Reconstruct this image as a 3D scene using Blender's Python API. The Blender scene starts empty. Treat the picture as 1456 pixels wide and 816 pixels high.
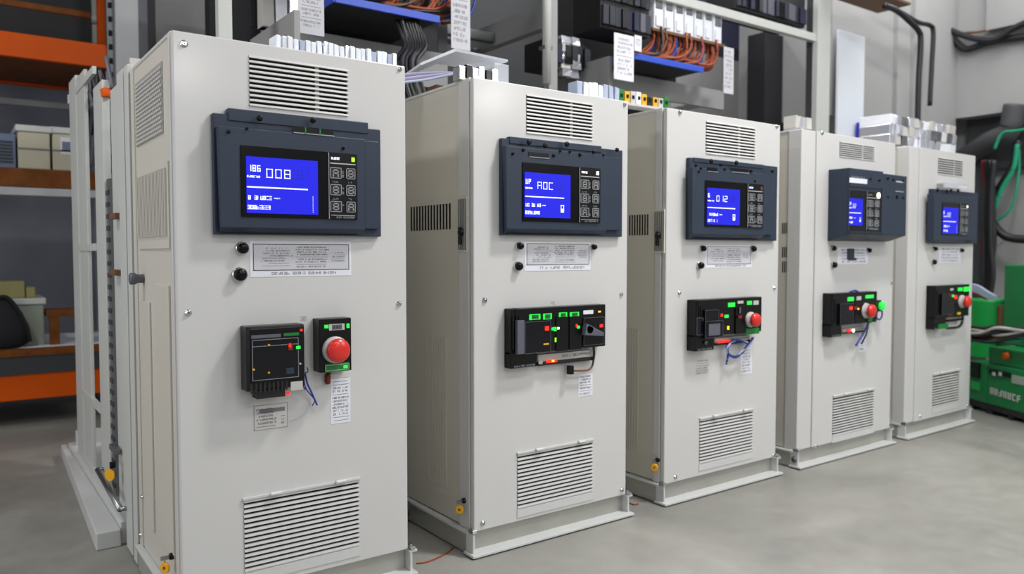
import bpy, math, random
from mathutils import Vector, Matrix
random.seed(7)
# ------------------------------------------------------------------ camera model (1456x816)
FPX, YAW, PITCH, CAMH = 1111.5, 0.6283, 0.0443, 1.2274
CAM = Vector((0, -2.6, CAMH))
FWD = Vector((math.sin(YAW)*math.cos(PITCH), math.cos(YAW)*math.cos(PITCH), -math.sin(PITCH)))
RGT = Vector((math.cos(YAW), -math.sin(YAW), 0))
UPV = RGT.cross(FWD)
def on(u, v, ax, val):
    r = FWD + RGT*((u-728)/FPX) - UPV*((v-408)/FPX)
    return CAM + r*((val-CAM[ax])/r[ax])
def onY(u, v, Y=0.0): return on(u, v, 1, Y)
def onX(u, v, X): return on(u, v, 0, X)
def onZ(u, v, Z=0.0): return on(u, v, 2, Z)
def onP(u, v, P, n):
    r = FWD + RGT*((u-728)/FPX) - UPV*((v-408)/FPX)
    return CAM + r*((P-CAM).dot(n)/r.dot(n))
def RQ(uL, vTL, vBL, uR, vTR, vBR, Y=0.0):
    a, b, c, d = onY(uL, vTL, Y), onY(uL, vBL, Y), onY(uR, vTR, Y), onY(uR, vBR, Y)
    return (a.x+b.x)/2, (c.x+d.x)/2, (b.z+d.z)/2, (a.z+c.z)/2      # x0,x1,z0,z1
# ------------------------------------------------------------------ materials
def lin(c):
    return tuple((x/12.92 if x <= .04045 else ((x+.055)/1.055)**2.4) for x in [k/255 for k in c]) + (1,)
MATS = {}
def mat(name, rgb, rough=.5, metal=0, emit=0, dark=False, noise=0, nscale=6, bump=0, bscale=300, alpha=1, trans=0, coat=0, spec=.5):
    m = bpy.data.materials.new(name); m.use_nodes = True
    nt = m.node_tree; b = nt.nodes['Principled BSDF']; L = nt.links
    c = lin(rgb)
    b.inputs['Base Color'].default_value = c
    b.inputs['Roughness'].default_value = rough; b.inputs['Metallic'].default_value = metal
    b.inputs['Alpha'].default_value = alpha; b.inputs['Transmission Weight'].default_value = trans
    b.inputs['Coat Weight'].default_value = coat; b.inputs['Specular IOR Level'].default_value = spec
    if emit:
        b.inputs['Emission Color'].default_value = c; b.inputs['Emission Strength'].default_value = emit
    if dark: b.inputs['Base Color'].default_value = (.01, .01, .02, 1)
    tc = nt.nodes.new('ShaderNodeTexCoord')
    if noise:
        n = nt.nodes.new('ShaderNodeTexNoise'); n.inputs['Scale'].default_value = nscale; n.inputs['Detail'].default_value = 6
        L.new(tc.outputs['Object'], n.inputs['Vector'])
        r = nt.nodes.new('ShaderNodeValToRGB'); r.color_ramp.elements[0].position = .3; r.color_ramp.elements[1].position = .7
        r.color_ramp.elements[0].color = tuple(x*(1-noise) for x in c[:3])+(1,)
        r.color_ramp.elements[1].color = tuple(min(1, x*(1+noise)) for x in c[:3])+(1,)
        L.new(n.outputs['Fac'], r.inputs['Fac']); L.new(r.outputs['Color'], b.inputs['Base Color'])
    if bump:
        n = nt.nodes.new('ShaderNodeTexNoise'); n.inputs['Scale'].default_value = bscale
        L.new(tc.outputs['Object'], n.inputs['Vector'])
        bp = nt.nodes.new('ShaderNodeBump'); bp.inputs['Strength'].default_value = bump; bp.inputs['Distance'].default_value = .001
        L.new(n.outputs['Fac'], bp.inputs['Height']); L.new(bp.outputs['Normal'], b.inputs['Normal'])
    MATS[name] = m; return m
mat('cream', (204, 204, 204), .40, noise=.015, nscale=2, bump=.15, bscale=420, coat=.3)
MATS['cream'].node_tree.nodes['Principled BSDF'].inputs['Coat Roughness'].default_value = .16
mat('cream_side_shade', (200, 197, 188), .42, noise=.02, nscale=2)  # side copy of the cream paint, shade worked into its darker, browner colour
mat('base_paint', (204, 206, 206), .36, noise=.03, nscale=5)
mat('galvanised', (176, 176, 170), .38, metal=.35, noise=.06, nscale=7)
mat('void', (14, 14, 15), .9)
mat('slate', (43, 54, 71), .42, spec=.35, noise=.04, nscale=9)
mat('slate_dark', (38, 43, 55), .5)
mat('black', (11, 11, 14), .3, spec=.3)
mat('black_matt', (22, 22, 24), .6)
mat('black_gloss', (5, 5, 7), .2, spec=.25)
mat('panel_black', (13, 14, 20), .22, spec=.35)
mat('chrome', (205, 208, 212), .18, metal=1)
mat('steel', (150, 152, 155), .35, metal=1)
mat('dull_steel', (120, 122, 125), .5, metal=.7)
mat('screen_blue', (30, 34, 236), .4, emit=1.0, dark=True, spec=.15)
mat('screen_ghost', (20, 24, 190), .3, emit=.9, dark=True)
mat('screen_white', (225, 232, 255), .3, emit=.95)
mat('key_line', (150, 154, 160), .5)
mat('led_green', (40, 215, 70), .3, emit=.8)
mat('led_lime', (150, 240, 20), .3, emit=1.5)
mat('led_red', (240, 40, 25), .3, emit=1.2)
mat('led_yellow', (250, 205, 50), .3, emit=1.1)
mat('led_white', (255, 246, 225), .3, emit=2.0)
mat('plate_green', (20, 120, 45), .4)
mat('plate_grey', (190, 188, 184), .5)
mat('red', (214, 34, 24), .3, coat=.4)
mat('dark_red', (120, 22, 20), .5)
mat('collar', (190, 186, 188), .35)
mat('lever', (90, 92, 104), .45)
mat('paper', (226, 228, 238), .7)
mat('paper_grey', (198, 199, 206), .7)
mat('ink', (52, 54, 62), .8)
mat('ink_pale', (120, 122, 130), .8)
mat('film', (205, 204, 202), .35)
mat('yellow', (238, 174, 20), .45)
mat('brown', (110, 76, 50), .6)
mat('blue_wire', (40, 56, 150), .5)
mat('dark_wire', (26, 27, 32), .45)
mat('orange_wire', (150, 66, 30), .55)
mat('pipe_grey', (72, 73, 77), .6)
mat('teal_wire', (24, 150, 112), .5)
mat('pale_wire', (170, 180, 205), .5)
mat('rack_orange', (206, 82, 2), .5, spec=.2, noise=.03, nscale=3)
mat('rack_grey', (184, 187, 190), .5, noise=.04, nscale=4)
mat('wood', (118, 68, 28), .6, spec=.2, noise=.25, nscale=14)
mat('carton', (196, 192, 172), .7, noise=.04, nscale=4)
mat('carton_olive', (150, 146, 96), .7, noise=.04)
mat('crate_green', (148, 158, 146), .6)
mat('lid', (205, 210, 208), .6)
mat('fabric_black', (20, 21, 28), .8)
mat('frame_paint', (196, 199, 196), .45, noise=.03, nscale=4)
mat('wall_grey', (164, 165, 166), .7, noise=.04, nscale=1.2)
mat('wall_blue', (142, 147, 160), .8, noise=.06, nscale=1.5)
mat('beam_grey', (150, 151, 152), .6, noise=.04, nscale=2)
mat('dark_grey', (58, 60, 64), .7)
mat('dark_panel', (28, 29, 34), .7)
mat('navy', (26, 30, 58), .5)
mat('blue_grey', (108, 122, 150), .6)
mat('tray_blue', (36, 74, 190), .4)
mat('white_plastic', (232, 236, 244), .3, coat=.3)
mat('foil', (238, 241, 250), .2, metal=.75)
mat('clear_film', (225, 230, 240), .1, alpha=.45)
mat('bluish_sheet', (238, 245, 255), .5)
mat('royal', (40, 50, 190), .5)
mat('m_green', (12, 118, 60), .45, noise=.05, nscale=5)
mat('m_green_bright', (20, 158, 70), .4)
mat('conduit', (74, 88, 100), .4)
mat('lamp_glow', (255, 252, 245), .3, emit=6)
mat('purple', (138, 118, 160), .5)
# floor: polished concrete
def floor_mat():
    m = bpy.data.materials.new('concrete'); m.use_nodes = True; nt = m.node_tree; L = nt.links
    b = nt.nodes['Principled BSDF']; tc = nt.nodes.new('ShaderNodeTexCoord')
    n1 = nt.nodes.new('ShaderNodeTexNoise'); n1.inputs['Scale'].default_value = 1.1; n1.inputs['Detail'].default_value = 8; n1.inputs['Distortion'].default_value = .6
    n2 = nt.nodes.new('ShaderNodeTexNoise'); n2.inputs['Scale'].default_value = 9; n2.inputs['Detail'].default_value = 8; n2.inputs['Roughness'].default_value = .7
    for n in (n1, n2): L.new(tc.outputs['Object'], n.inputs['Vector'])
    r1 = nt.nodes.new('ShaderNodeValToRGB'); r1.color_ramp.elements[0].position = .32; r1.color_ramp.elements[1].position = .7
    r1.color_ramp.elements[0].color = lin((130, 129, 125)); r1.color_ramp.elements[1].color = lin((160, 159, 153))
    r2 = nt.nodes.new('ShaderNodeValToRGB'); r2.color_ramp.elements[0].position = .3; r2.color_ramp.elements[1].position = .75
    r2.color_ramp.elements[0].color = (.86, .86, .85, 1); r2.color_ramp.elements[1].color = (1.06, 1.06, 1.06, 1)
    mx = nt.nodes.new('ShaderNodeMixRGB'); mx.blend_type = 'MULTIPLY'; mx.inputs[0].default_value = 1
    L.new(n1.outputs['Fac'], r1.inputs['Fac']); L.new(n2.outputs['Fac'], r2.inputs['Fac'])
    L.new(r1.outputs['Color'], mx.inputs[1]); L.new(r2.outputs['Color'], mx.inputs[2]); L.new(mx.outputs[0], b.inputs['Base Color'])
    mr = nt.nodes.new('ShaderNodeMapRange'); mr.inputs['To Min'].default_value = .28; mr.inputs['To Max'].default_value = .5
    L.new(n2.outputs['Fac'], mr.inputs['Value']); L.new(mr.outputs[0], b.inputs['Roughness'])
    MATS['concrete'] = m
floor_mat()
# ------------------------------------------------------------------ mesh builder
COL = bpy.context.scene.collection
ORG = {}
class MB:
    def __init__(s): s.v = []; s.f = []; s.m = []; s.slots = []; s.sm = []
    def mi(s, m):
        if m not in s.slots: s.slots.append(m)
        return s.slots.index(m)
    def add(s, vs, fs, m, smooth=False):
        o = len(s.v); s.v += [Vector(p) for p in vs]; k = s.mi(m)
        for f in fs: s.f.append([o+i for i in f]); s.m.append(k); s.sm.append(smooth)
        return s
    def hexa(s, p, m):      # 8 points: bottom 4 (ccw), top 4
        return s.add(p, [(3, 2, 1, 0), (4, 5, 6, 7), (0, 1, 5, 4), (1, 2, 6, 5), (2, 3, 7, 6), (3, 0, 4, 7)], m)
    def box(s, x0, x1, y0, y1, z0, z1, m):
        if x0 > x1: x0, x1 = x1, x0
        if y0 > y1: y0, y1 = y1, y0
        if z0 > z1: z0, z1 = z1, z0
        return s.hexa([(x0, y0, z0), (x1, y0, z0), (x1, y1, z0), (x0, y1, z0), (x0, y0, z1), (x1, y0, z1), (x1, y1, z1), (x0, y1, z1)], m)
    def rbox(s, O, X, Yv, x0, x1, y0, y1, z0, z1, m):   # box in a rotated frame
        P = lambda x, y, z: O + X*x + Yv*y + Vector((0, 0, z))
        return s.hexa([P(x0, y0, z0), P(x1, y0, z0), P(x1, y1, z0), P(x0, y1, z0), P(x0, y0, z1), P(x1, y0, z1), P(x1, y1, z1), P(x0, y1, z1)], m)
    def lathe(s, c, ax, prof, m, n=24, smooth=True):    # prof: (dist along ax, radius)
        ax = Vector(ax).normalized(); t = Vector((0, 0, 1)) if abs(ax.z) < .9 else Vector((1, 0, 0))
        a = ax.cross(t).normalized(); b = ax.cross(a); c = Vector(c)
        vs = []; fs = []
        for h, r in prof:
            for i in range(n):
                q = 2*math.pi*i/n; vs.append(c+ax*h+(a*math.cos(q)+b*math.sin(q))*r)
        for k in range(len(prof)-1):
            for i in range(n):
                j = (i+1) % n; fs.append((k*n+i, k*n+j, (k+1)*n+j, (k+1)*n+i))
        s.add(vs, fs, m, smooth)
        s.add(vs[:n], [tuple(range(n))[::-1]], m); s.add(vs[-n:], [tuple(range(n))], m)
        return s
    def tube(s, pts, r, m, n=8):
        pts = [Vector(p) for p in pts]; vs = []; fs = []
        for i, p in enumerate(pts):
            d = (pts[min(i+1, len(pts)-1)]-pts[max(i-1, 0)]).normalized()
            t = Vector((0, 0, 1)) if abs(d.z) < .95 else Vector((1, 0, 0))
            a = d.cross(t).normalized(); b = d.cross(a)
            for k in range(n):
                q = 2*math.pi*k/n; vs.append(p+(a*math.cos(q)+b*math.sin(q))*r)
        for i in range(len(pts)-1):
            for k in range(n):
                j = (k+1) % n; fs.append((i*n+k, i*n+j, (i+1)*n+j, (i+1)*n+k))
        fs.append(tuple(range(n))[::-1]); fs.append(tuple((len(pts)-1)*n+k for k in range(n)))
        return s.add(vs, fs, m, True)
    def build(s, name, parent=None, bevel=0, seg=2, weld=False):
        xs = [p.x for p in s.v]; ys = [p.y for p in s.v]; zs = [p.z for p in s.v]
        c = Vector(((min(xs)+max(xs))/2, (min(ys)+max(ys))/2, min(zs)))
        me = bpy.data.meshes.new(name); me.from_pydata([p-c for p in s.v], [], s.f)
        for m in s.slots: me.materials.append(MATS[m])
        me.polygons.foreach_set('material_index', s.m); me.polygons.foreach_set('use_smooth', s.sm)
        import bmesh
        bm = bmesh.new(); bm.from_mesh(me)
        if weld: bmesh.ops.remove_doubles(bm, verts=bm.verts, dist=1e-5)
        bmesh.ops.recalc_face_normals(bm, faces=bm.faces); bm.to_mesh(me); bm.free()
        o = bpy.data.objects.new(name, me); COL.objects.link(o)
        if parent is not None:
            o.parent = parent; o.location = c-ORG[parent.name]
        else: o.location = c
        ORG[o.name] = c
        if bevel:
            b = o.modifiers.new('bevel', 'BEVEL'); b.width = bevel; b.segments = seg; b.limit_method = 'ANGLE'; b.angle_limit = math.radians(40)
        return o
def spline(pts, n=8):
    P = [Vector(p) for p in pts]; P = [P[0]*2-P[1]]+P+[P[-1]*2-P[-2]]; out = []
    for i in range(1, len(P)-2):
        for k in range(n):
            t = k/n; a, b, c, d = P[i-1:i+3]
            out.append(.5*((2*b)+(c-a)*t+(2*a-5*b+4*c-d)*t*t+(3*b-a-3*c+d)*t**3))
    out.append(P[-2]); return out
def thing(name, label, cat, loc, group=None):
    o = bpy.data.objects.new(name, None); COL.objects.link(o); o.location = loc; ORG[o.name] = Vector(loc)
    o.empty_display_size = .1; o['label'] = label; o['category'] = cat
    if group: o['group'] = group
    return o
def tag(o, label, cat, group=None, kind=None):
    o['label'] = label; o['category'] = cat
    if group: o['group'] = group
    if kind: o['kind'] = kind
    return o
def struct(o): o['kind'] = 'structure'; return o
# ------------------------------------------------------------------ writing
SEG = {'0': 'abcdef', '1': 'bc', '2': 'abged', '8': 'abcdefg', '6': 'afgedc', 'A': 'abcefg', 'C': 'adef', 'U': 'bcdef', 'P': 'abefg', 'h': 'cefg', 'B': 'abcdefg', 'R': 'abefgc', 'E': 'adefg', '9': 'abcdfg', '4': 'bcfg', '5': 'acdfg', 'L': 'def'}
def seg7(mb, ch, x, z, w, h, y, m, t=None, d=.0006):
    t = t or w*.16; k = SEG.get(ch, 'abcdefg'); B = lambda x0, x1, z0, z1: mb.box(x0, x1, y-d, y, z0, z1, m)
    if 'a' in k: B(x, x+w, z+h-t, z+h)
    if 'd' in k: B(x, x+w, z, z+t)
    if 'g' in k: B(x, x+w, z+h/2-t/2, z+h/2+t/2)
    if 'f' in k: B(x, x+t, z+h/2, z+h)
    if 'e' in k: B(x, x+t, z, z+h/2)
    if 'b' in k: B(x+w-t, x+w, z+h/2, z+h)
    if 'c' in k: B(x+w-t, x+w, z, z+h/2)
def micro(mb, x0, x1, z0, z1, y, m, seed=0, dens=.62, d=.0004, gap=.35):
    """a line of tiny illegible characters filling x0..x1"""
    rnd = random.Random(seed); h = z1-z0; w = h*.62; x = x0
    while x+w < x1:
        if rnd.random() < .9:
            t = w*.26
            for (a, b, c, e) in ((0, t, 0, h), (w-t, w, 0, h), (0, w, 0, t), (0, w, h-t, h), (0, w, h/2-t/2, h/2+t/2)):
                if rnd.random() < dens: mb.box(x+a, x+b, y-d, y, z0+c, z0+e, m)
        x += w*(1+gap)
def scrib(mb, x0, x1, z0, z1, y, m, rows, seed, fill=.85):
    rnd = random.Random(seed); p = (z1-z0)/rows
    for r in range(rows):
        a = x0+(x1-x0)*rnd.uniform(0, 1-fill); b = x1-(x1-x0)*rnd.uniform(0, 1-fill)
        zt = z1-r*p
        if rnd.random() < .25: mb.box(a, b, y-.0003, y, zt-p*.5, zt-p*.38, m)
        else: micro(mb, a, b, zt-p*.72, zt-p*.14, y, m, seed*31+r, .6, .0003)
def frame(mb, x0, x1, z0, z1, t, y, m, d=.0006):
    mb.box(x0, x1, y-d, y, z0, z0+t, m); mb.box(x0, x1, y-d, y, z1-t, z1, m)
    mb.box(x0, x0+t, y-d, y, z0, z1, m); mb.box(x1-t, x1, y-d, y, z0, z1, m)
def holed(mb, x0, x1, z0, z1, y0, y1, holes, m, hm=None):
    xs = sorted({x0, x1, *[h[0] for h in holes], *[h[1] for h in holes]}); zs = sorted({z0, z1, *[h[2] for h in holes], *[h[3] for h in holes]})
    solid = {}
    for i in range(len(xs)-1):
        for j in range(len(zs)-1):
            cx, cz = (xs[i]+xs[i+1])/2, (zs[j]+zs[j+1])/2
            solid[i, j] = not any(h[0] < cx < h[1] and h[2] < cz < h[3] for h in holes)
    for (i, j), ok in solid.items():
        if not ok: continue
        a, b, c, d = xs[i], xs[i+1], zs[j], zs[j+1]
        mb.add([(a, y0, c), (b, y0, c), (b, y0, d), (a, y0, d)], [(0, 1, 2, 3)], m)
        mb.add([(a, y1, c), (b, y1, c), (b, y1, d), (a, y1, d)], [(3, 2, 1, 0)], m)
        for (di, dj, q) in ((-1, 0, (a, c, a, d)), (1, 0, (b, c, b, d)), (0, -1, (a, c, b, c)), (0, 1, (a, d, b, d))):
            if not solid.get((i+di, j+dj), False):
                mb.add([(q[0], y0, q[1]), (q[2], y0, q[3]), (q[2], y1, q[3]), (q[0], y1, q[1])], [(0, 1, 2, 3)], m)
# ------------------------------------------------------------------ the control cabinets
H, BZ, DEP = 1.919, .100, .66
def louvre(parent, q, n, openfrac, ribs=(), dep=.009):
    x0, x1, z0, z1 = q; mb = MB(); p = (z1-z0)/n
    for i in range(n+1):
        zt = z1-i*p+p*.25; zb = zt-p*(1-openfrac)
        if i == n: zb = max(zb, z0-.004)
        mb.hexa([(x0-.002, -.005, zb), (x1+.002, -.005, zb), (x1, dep, zb), (x0, dep, zb), (x0-.002, -.003, zt), (x1+.002, -.003, zt), (x1, dep, zt), (x0, dep, zt)], 'cream')
    for r in ribs:
        xr = x0+(x1-x0)*r; mb.box(xr-.007, xr+.007, .005, .009, z0, z1, 'cream_side_shade')
    o = mb.build('vent_grille', parent)
    m2 = MB(); m2.box(x0+.0005, x1-.0005, dep+.001, dep+.004, z0+.0005, z1-.0005, 'void'); m2.build('vent_dark_plate', parent)  # solid dark plate painted as the shade behind the slats
    return o
def screwhead(parent, p, r, y=0.0, ax=(0, -1, 0), name='screw', m='chrome'):
    mb = MB(); mb.lathe(p, ax, [(-.001, r*1.35), (.0015, r*1.35), (.0025, r), (.007, r*.9), (.0085, r*.6)], m, 14)
    mb.lathe(Vector(p)+Vector(ax)*.0083, ax, [(0, r*.3), (.0012, r*.3)], 'black', 6, False)
    return mb.build(name, parent)
def knob(parent, u, v, rpx, chrome=True):
    p = onY(u, v, -.012); k = (p-CAM).length/FPX*rpx
    mb = MB()
    mb.lathe((p.x, 0, p.z), (0, -1, 0), [(-.002, k*1.22), (.006, k*1.22), (.009, k*1.05)], 'chrome', 24)
    mb.lathe((p.x, 0, p.z), (0, -1, 0), [(.005, k*.98), (.018, k*.98), (.024, k*.8), (.026, k*.4), (.0262, k*.1)], 'black_gloss', 24)
    return mb.build('push_knob', parent)
def paper(parent, q, y, name, m='paper', fr=None, rows=6, seed=1, cols=None, ink='ink'):
    x0, x1, z0, z1 = q; mb = MB(); mb.box(x0, x1, y-.0012, y, z0, z1, m); yy = y-.0012
    if fr:
        a, b, c, d = fr; mb.box(a, b, yy-.0005, yy, c, d, 'paper_grey'); yy -= .0005; frame(mb, a, b, c, d, .0022, yy, ink)
        w = b-a; h = d-c
        scrib(mb, a+w*.08, a+w*.42, c+h*.12, d-h*.12, yy, 'ink_pale', rows, seed, .7)
        scrib(mb, a+w*.42, a+w*.78, c+h*.08, d-h*.08, yy, ink, rows+1, seed+1, .9)
        scrib(mb, a+w*.8, a+w*.97, c+h*.3, d-h*.3, yy, 'ink_pale', max(2, rows-3), seed+2, .8)
        micro(mb, x0+(x1-x0)*.2, x0+(x1-x0)*.9, z0+(c-z0)*.3, z0+(c-z0)*.75, y-.0012, 'ink_pale', seed+5)
    else: scrib(mb, x0+(x1-x0)*.08, x1-(x1-x0)*.06, z0+.004, z1-.006, yy, 'ink_pale' if ink == 'ink_pale' else ink, rows, seed, .92)
    return mb.build(name, parent)
def lcd(parent, q, y, big, small, rightmark=False, rows=2, seed=3):
    x0, x1, z0, z1 = q; w = x1-x0; h = z1-z0
    mb = MB(); mb.box(x0, x1, y-.003, y, z0, z1, 'screen_blue'); yy = y-.003; W = 'screen_white'
    n = len(big); bw = w*.085; bh = h*.16; bx = x0+w*.27
    for i, c in enumerate(big): seg7(mb, c, bx+i*bw*1.45, z1-h*.36, bw, bh, yy, W, bw*.12)
    for i in range(2): seg7(mb, '8', bx+(n+i)*bw*1.45, z1-h*.36, bw, bh, yy, 'screen_ghost', bw*.12)
    for i, c in enumerate(small): seg7(mb, c, x0+w*.02+i*w*.062, z1-h*.26, w*.045, h*.11, yy, W, w*.011)
    micro(mb, x0+w*.01, x0+w*.2, z1-h*.37, z1-h*.335, yy, W, seed, .8)
    mb.box(x0+w*.005, x0+w*.85, yy-.0006, yy, z1-h*.55, z1-h*.528, W)
    micro(mb, x0+w*.02, x0+w*.36, z1-h*.76, z1-h*.69, yy, W, seed+1, .75, gap=.25)
    micro(mb, x0+w*.37, x0+w*.46, z1-h*.735, z1-h*.715, yy, W, seed+2, .8)
    micro(mb, x0+w*.01, x0+w*.33, z1-h*.93, z1-h*.86, yy, W, seed+3, .8, gap=.2)
    if rightmark:
        mb.box(x0+w*.78, x0+w*.85, yy-.0006, yy, z0+h*.13, z0+h*.2, W); frame(mb, x0+w*.78, x0+w*.85, z0+h*.2, z0+h*.3, w*.012, yy, W)
    else:
        for k in range(9): mb.box(x0+w*.92, x0+w*.928, yy-.0006, yy, z0+h*(.04+k*.035), z0+h*(.055+k*.035), W)
    return mb.build('screen', parent)
def keypad(parent, q, y, led='led_lime', seed=5, dim=False):
    x0, x1, z0, z1 = q; w = x1-x0; h = z1-z0; K = 'key_line'
    mb = MB(); mb.box(x0, x1, y-.003, y, z0, z1, 'black' if not dim else 'panel_black'); yy = y-.003
    mb.box(x0, x0+w*.025, yy-.0006, yy, z0, z1, K)
    micro(mb, x0+w*.1, x0+w*.42, z1-h*.1, z1-h*.065, yy, 'screen_white' if not dim else K, seed, .8)
    mb.box(x0+w*.06, x0+w*.94, yy-.0006, yy, z1-h*.165, z1-h*.15, 'plate_grey')
    for r in range(3):
        zt = z1-h*(.22+.255*r); zb = zt-h*.165; t = w*.022
        for (a, b) in ((.04, .44), (.6, .92)):
            mb.box(x0+w*a, x0+w*b, yy-.002, yy, zb, zt, 'black_matt')
            frame(mb, x0+w*a, x0+w*b, zb, zt, t, yy-.002, K)
            c = (a+b)/2
            seg7(mb, random.Random(seed+r*3+int(a*10)).choice('8AEB'), x0+w*(c-.1), zb+h*.025, w*.2, h*.11, yy-.002, K, w*.035)
        micro(mb, x0+w*.47, x0+w*.58, zb+h*.02, zb+h*.06, yy, K, seed+r); micro(mb, x0+w*.47, x0+w*.58, zb+h*.08, zb+h*.12, yy, K, seed+r+9)
        if r: micro(mb, x0+w*.12, x0+w*.36, zt+h*.025, zt+h*.05, yy, K, seed+r+20); micro(mb, x0+w*.68, x0+w*.84, zt+h*.025, zt+h*.05, yy, K, seed+r+30)
    mb.box(x0+w*.07, x0+w*.9, yy-.0006, yy, z0+h*.05, z0+h*.06, K)
    micro(mb, x0+w*.25, x0+w*.9, z0+h*.012, z0+h*.04, yy, K, seed+50, .8)
    o = mb.build('keypad', parent)
    m2 = MB(); m2.box(x0+w*.8, x0+w*.9, yy-.003, yy, z1-h*.115, z1-h*.05, led); m2.build('indicator_light', parent)
    return o
def holes_on(mb, pts, y, r=.006):
    for (u, v, s) in pts:
        p = onY(u, v, y); mb.lathe((p.x, y, p.z), (0, -1, 0), [(-.001, r*s*1.15), (.0015, r*s*1.15), (.006, r*s*.95), (.007, r*s*.5)], 'black_gloss', 14)
def display(cab, back, tab, raised, flap, bez, scr, kpx, big, small, screws, slots, Yb=-.022, Yr=-.05, led='led_lime', rm=False, seed=3, clear=False, dim=False):
    mb = MB()
    x0, x1, z0, z1 = RQ(*back, Yb); mb.box(x0, x1, Yb, 0, z0, z1, 'slate')
    a0, a1, b0, b1 = RQ(*tab, Yb)
    if not clear: mb.box(a0, a1, Yb-.004, -.001, z1-.02, b1, 'slate')
    r0, r1, s0, s1 = RQ(*raised, Yr)
    # raised housing with a chamfered lower edge
    mb.hexa([(r0+.008, Yb, s0-.02), (r1, Yb, s0-.02), (r1, Yb, s1), (r0, Yb, s1), (r0+.002, Yr, s0), (r1, Yr, s0), (r1, Yr, s1), (r0, Yr, s1)], 'slate')
    f1 = onY(flap, 260, Yr).x
    mb.box(r1+.003, min(f1, x1+.02), Yr+.012, Yb+.001, s0+.004, s1-.003, 'slate')
    if clear: pass
    du = mb.build('display_unit', cab, .0025)
    mb = MB(); mb.box(x0+.02, r1-.02, Yb-.006, Yb+.0, z0+.004, s0-.022, 'slate_dark')
    mb.build('lower_ledge', du)
    if clear:
        mb = MB(); mb.box(a0, a1, Yb-.03, Yb-.026, b1-(b1-b0), b1, 'clear_film'); mb.box(a0, a1, Yb-.03, -.001, b1-.003, b1, 'clear_film')
        mb.build('clear_cover', du)
    # mounting screws
    for (u, v, s) in screws:
        m2 = MB(); holes_on(m2, [(u, v, s)], Yr); m2.build('mounting_screw', du)
    for (uL, v0, uR, v1, gl) in slots:
        p0 = onY(uL, v0, Yr); p1 = onY(uR, v1, Yr); zc = (p0.z+p1.z)/2; m2 = MB()
        m2.box(p0.x, p1.x, Yr-.002, Yr, zc-.008, zc+.008, 'black')
        m2.box(p0.x+.005, p1.x+.002, Yr-.003, Yr, zc-.013, zc-.010, 'key_line')
        if gl:
            for k in (.3, .65): xx = p0.x+(p1.x-p0.x)*k; m2.box(xx, xx+.004, Yr-.004, Yr, zc-.014, zc+.009, 'plate_green')
        m2.build('connector_slot', du)
    b0_, b1_, c0, c1 = RQ(*bez, Yr-.004)
    mb = MB(); mb.box(b0_, b1_, Yr-.004, Yr, c0, c1, 'black_gloss' if not dim else 'panel_black')
    mb.build('bezel', du, .001)
    lcd(du, RQ(*scr, Yr-.006), Yr-.004, big, small, rm, seed=seed)
    k0 = onY(kpx, 250, Yr-.005).x
    keypad(du, (k0, b1_-.001, c0+.001, c1-.002), Yr-.004, led, seed, dim)
    return du
def disc_light(parent, u, v, r, y, m, w=None, h=None, name='indicator_light'):
    p = onY(u, v, y); k = (p-CAM).length/FPX; mb = MB()
    if w: mb.box(p.x-w*k/2*1.35, p.x+w*k/2*1.35, y-.004, y, p.z-h*k/2, p.z+h*k/2, m)
    else: mb.lathe((p.x, y, p.z), (0, -1, 0), [(-.0005, r*k*1.1), (.004, r*k*1.1), (.006, r*k*.6)], m, 14)
    return mb.build(name, parent)
def lblplate(parent, u0, u1, v0, v1, y, m='led_green', inner=None, name='label_plate', seed=1):
    a = onY(u0, v0, y); b = onY(u1, v1, y); mb = MB(); mb.box(a.x, b.x, y-.003, y, b.z, a.z, m)
    if inner:
        w = b.x-a.x; h = a.z-b.z; mb.box(a.x+w*.2, b.x-w*.18, y-.0045, y-.003, b.z+h*.12, a.z-h*.12, inner)
        micro(mb, a.x+w*.26, b.x-w*.22, b.z+h*.35, b.z+h*.65, y-.0045, 'ink', seed, .8)
    return mb.build(name, parent)
def mushroom(parent, uc, vc, rc, ub, rb, y, L=.035):
    """grey collar and red mushroom head on the plane y; head seen centred on ub"""
    p = onY(uc, vc, y); k = (p-CAM).length/FPX
    hb = onY(ub, vc, y-L)
    mb = MB(); R_ = rc*k
    mb.lathe((p.x, y, p.z), (0, -1, 0), [(-.001, R_), (.008, R_), (.013, R_*.94), (.014, R_*.7)], 'collar', 30)
    mb.lathe((p.x, y, p.z), (0, -1, 0), [(.013, R_*.62), (L*.7, R_*.62)], 'collar', 24)
    mb.build('button_collar', parent)
    mb = MB(); q = rb*k
    mb.lathe((p.x, y, p.z), (0, -1, 0), [(L*.55, q*.8), (L*.62, q), (L*.85, q), (L*.98, q*.93), (L*1.1, q*.75), (L*1.17, q*.45), (L*1.19, q*.1)], 'red', 30)
    return mb.build('emergency_button', parent)
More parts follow.
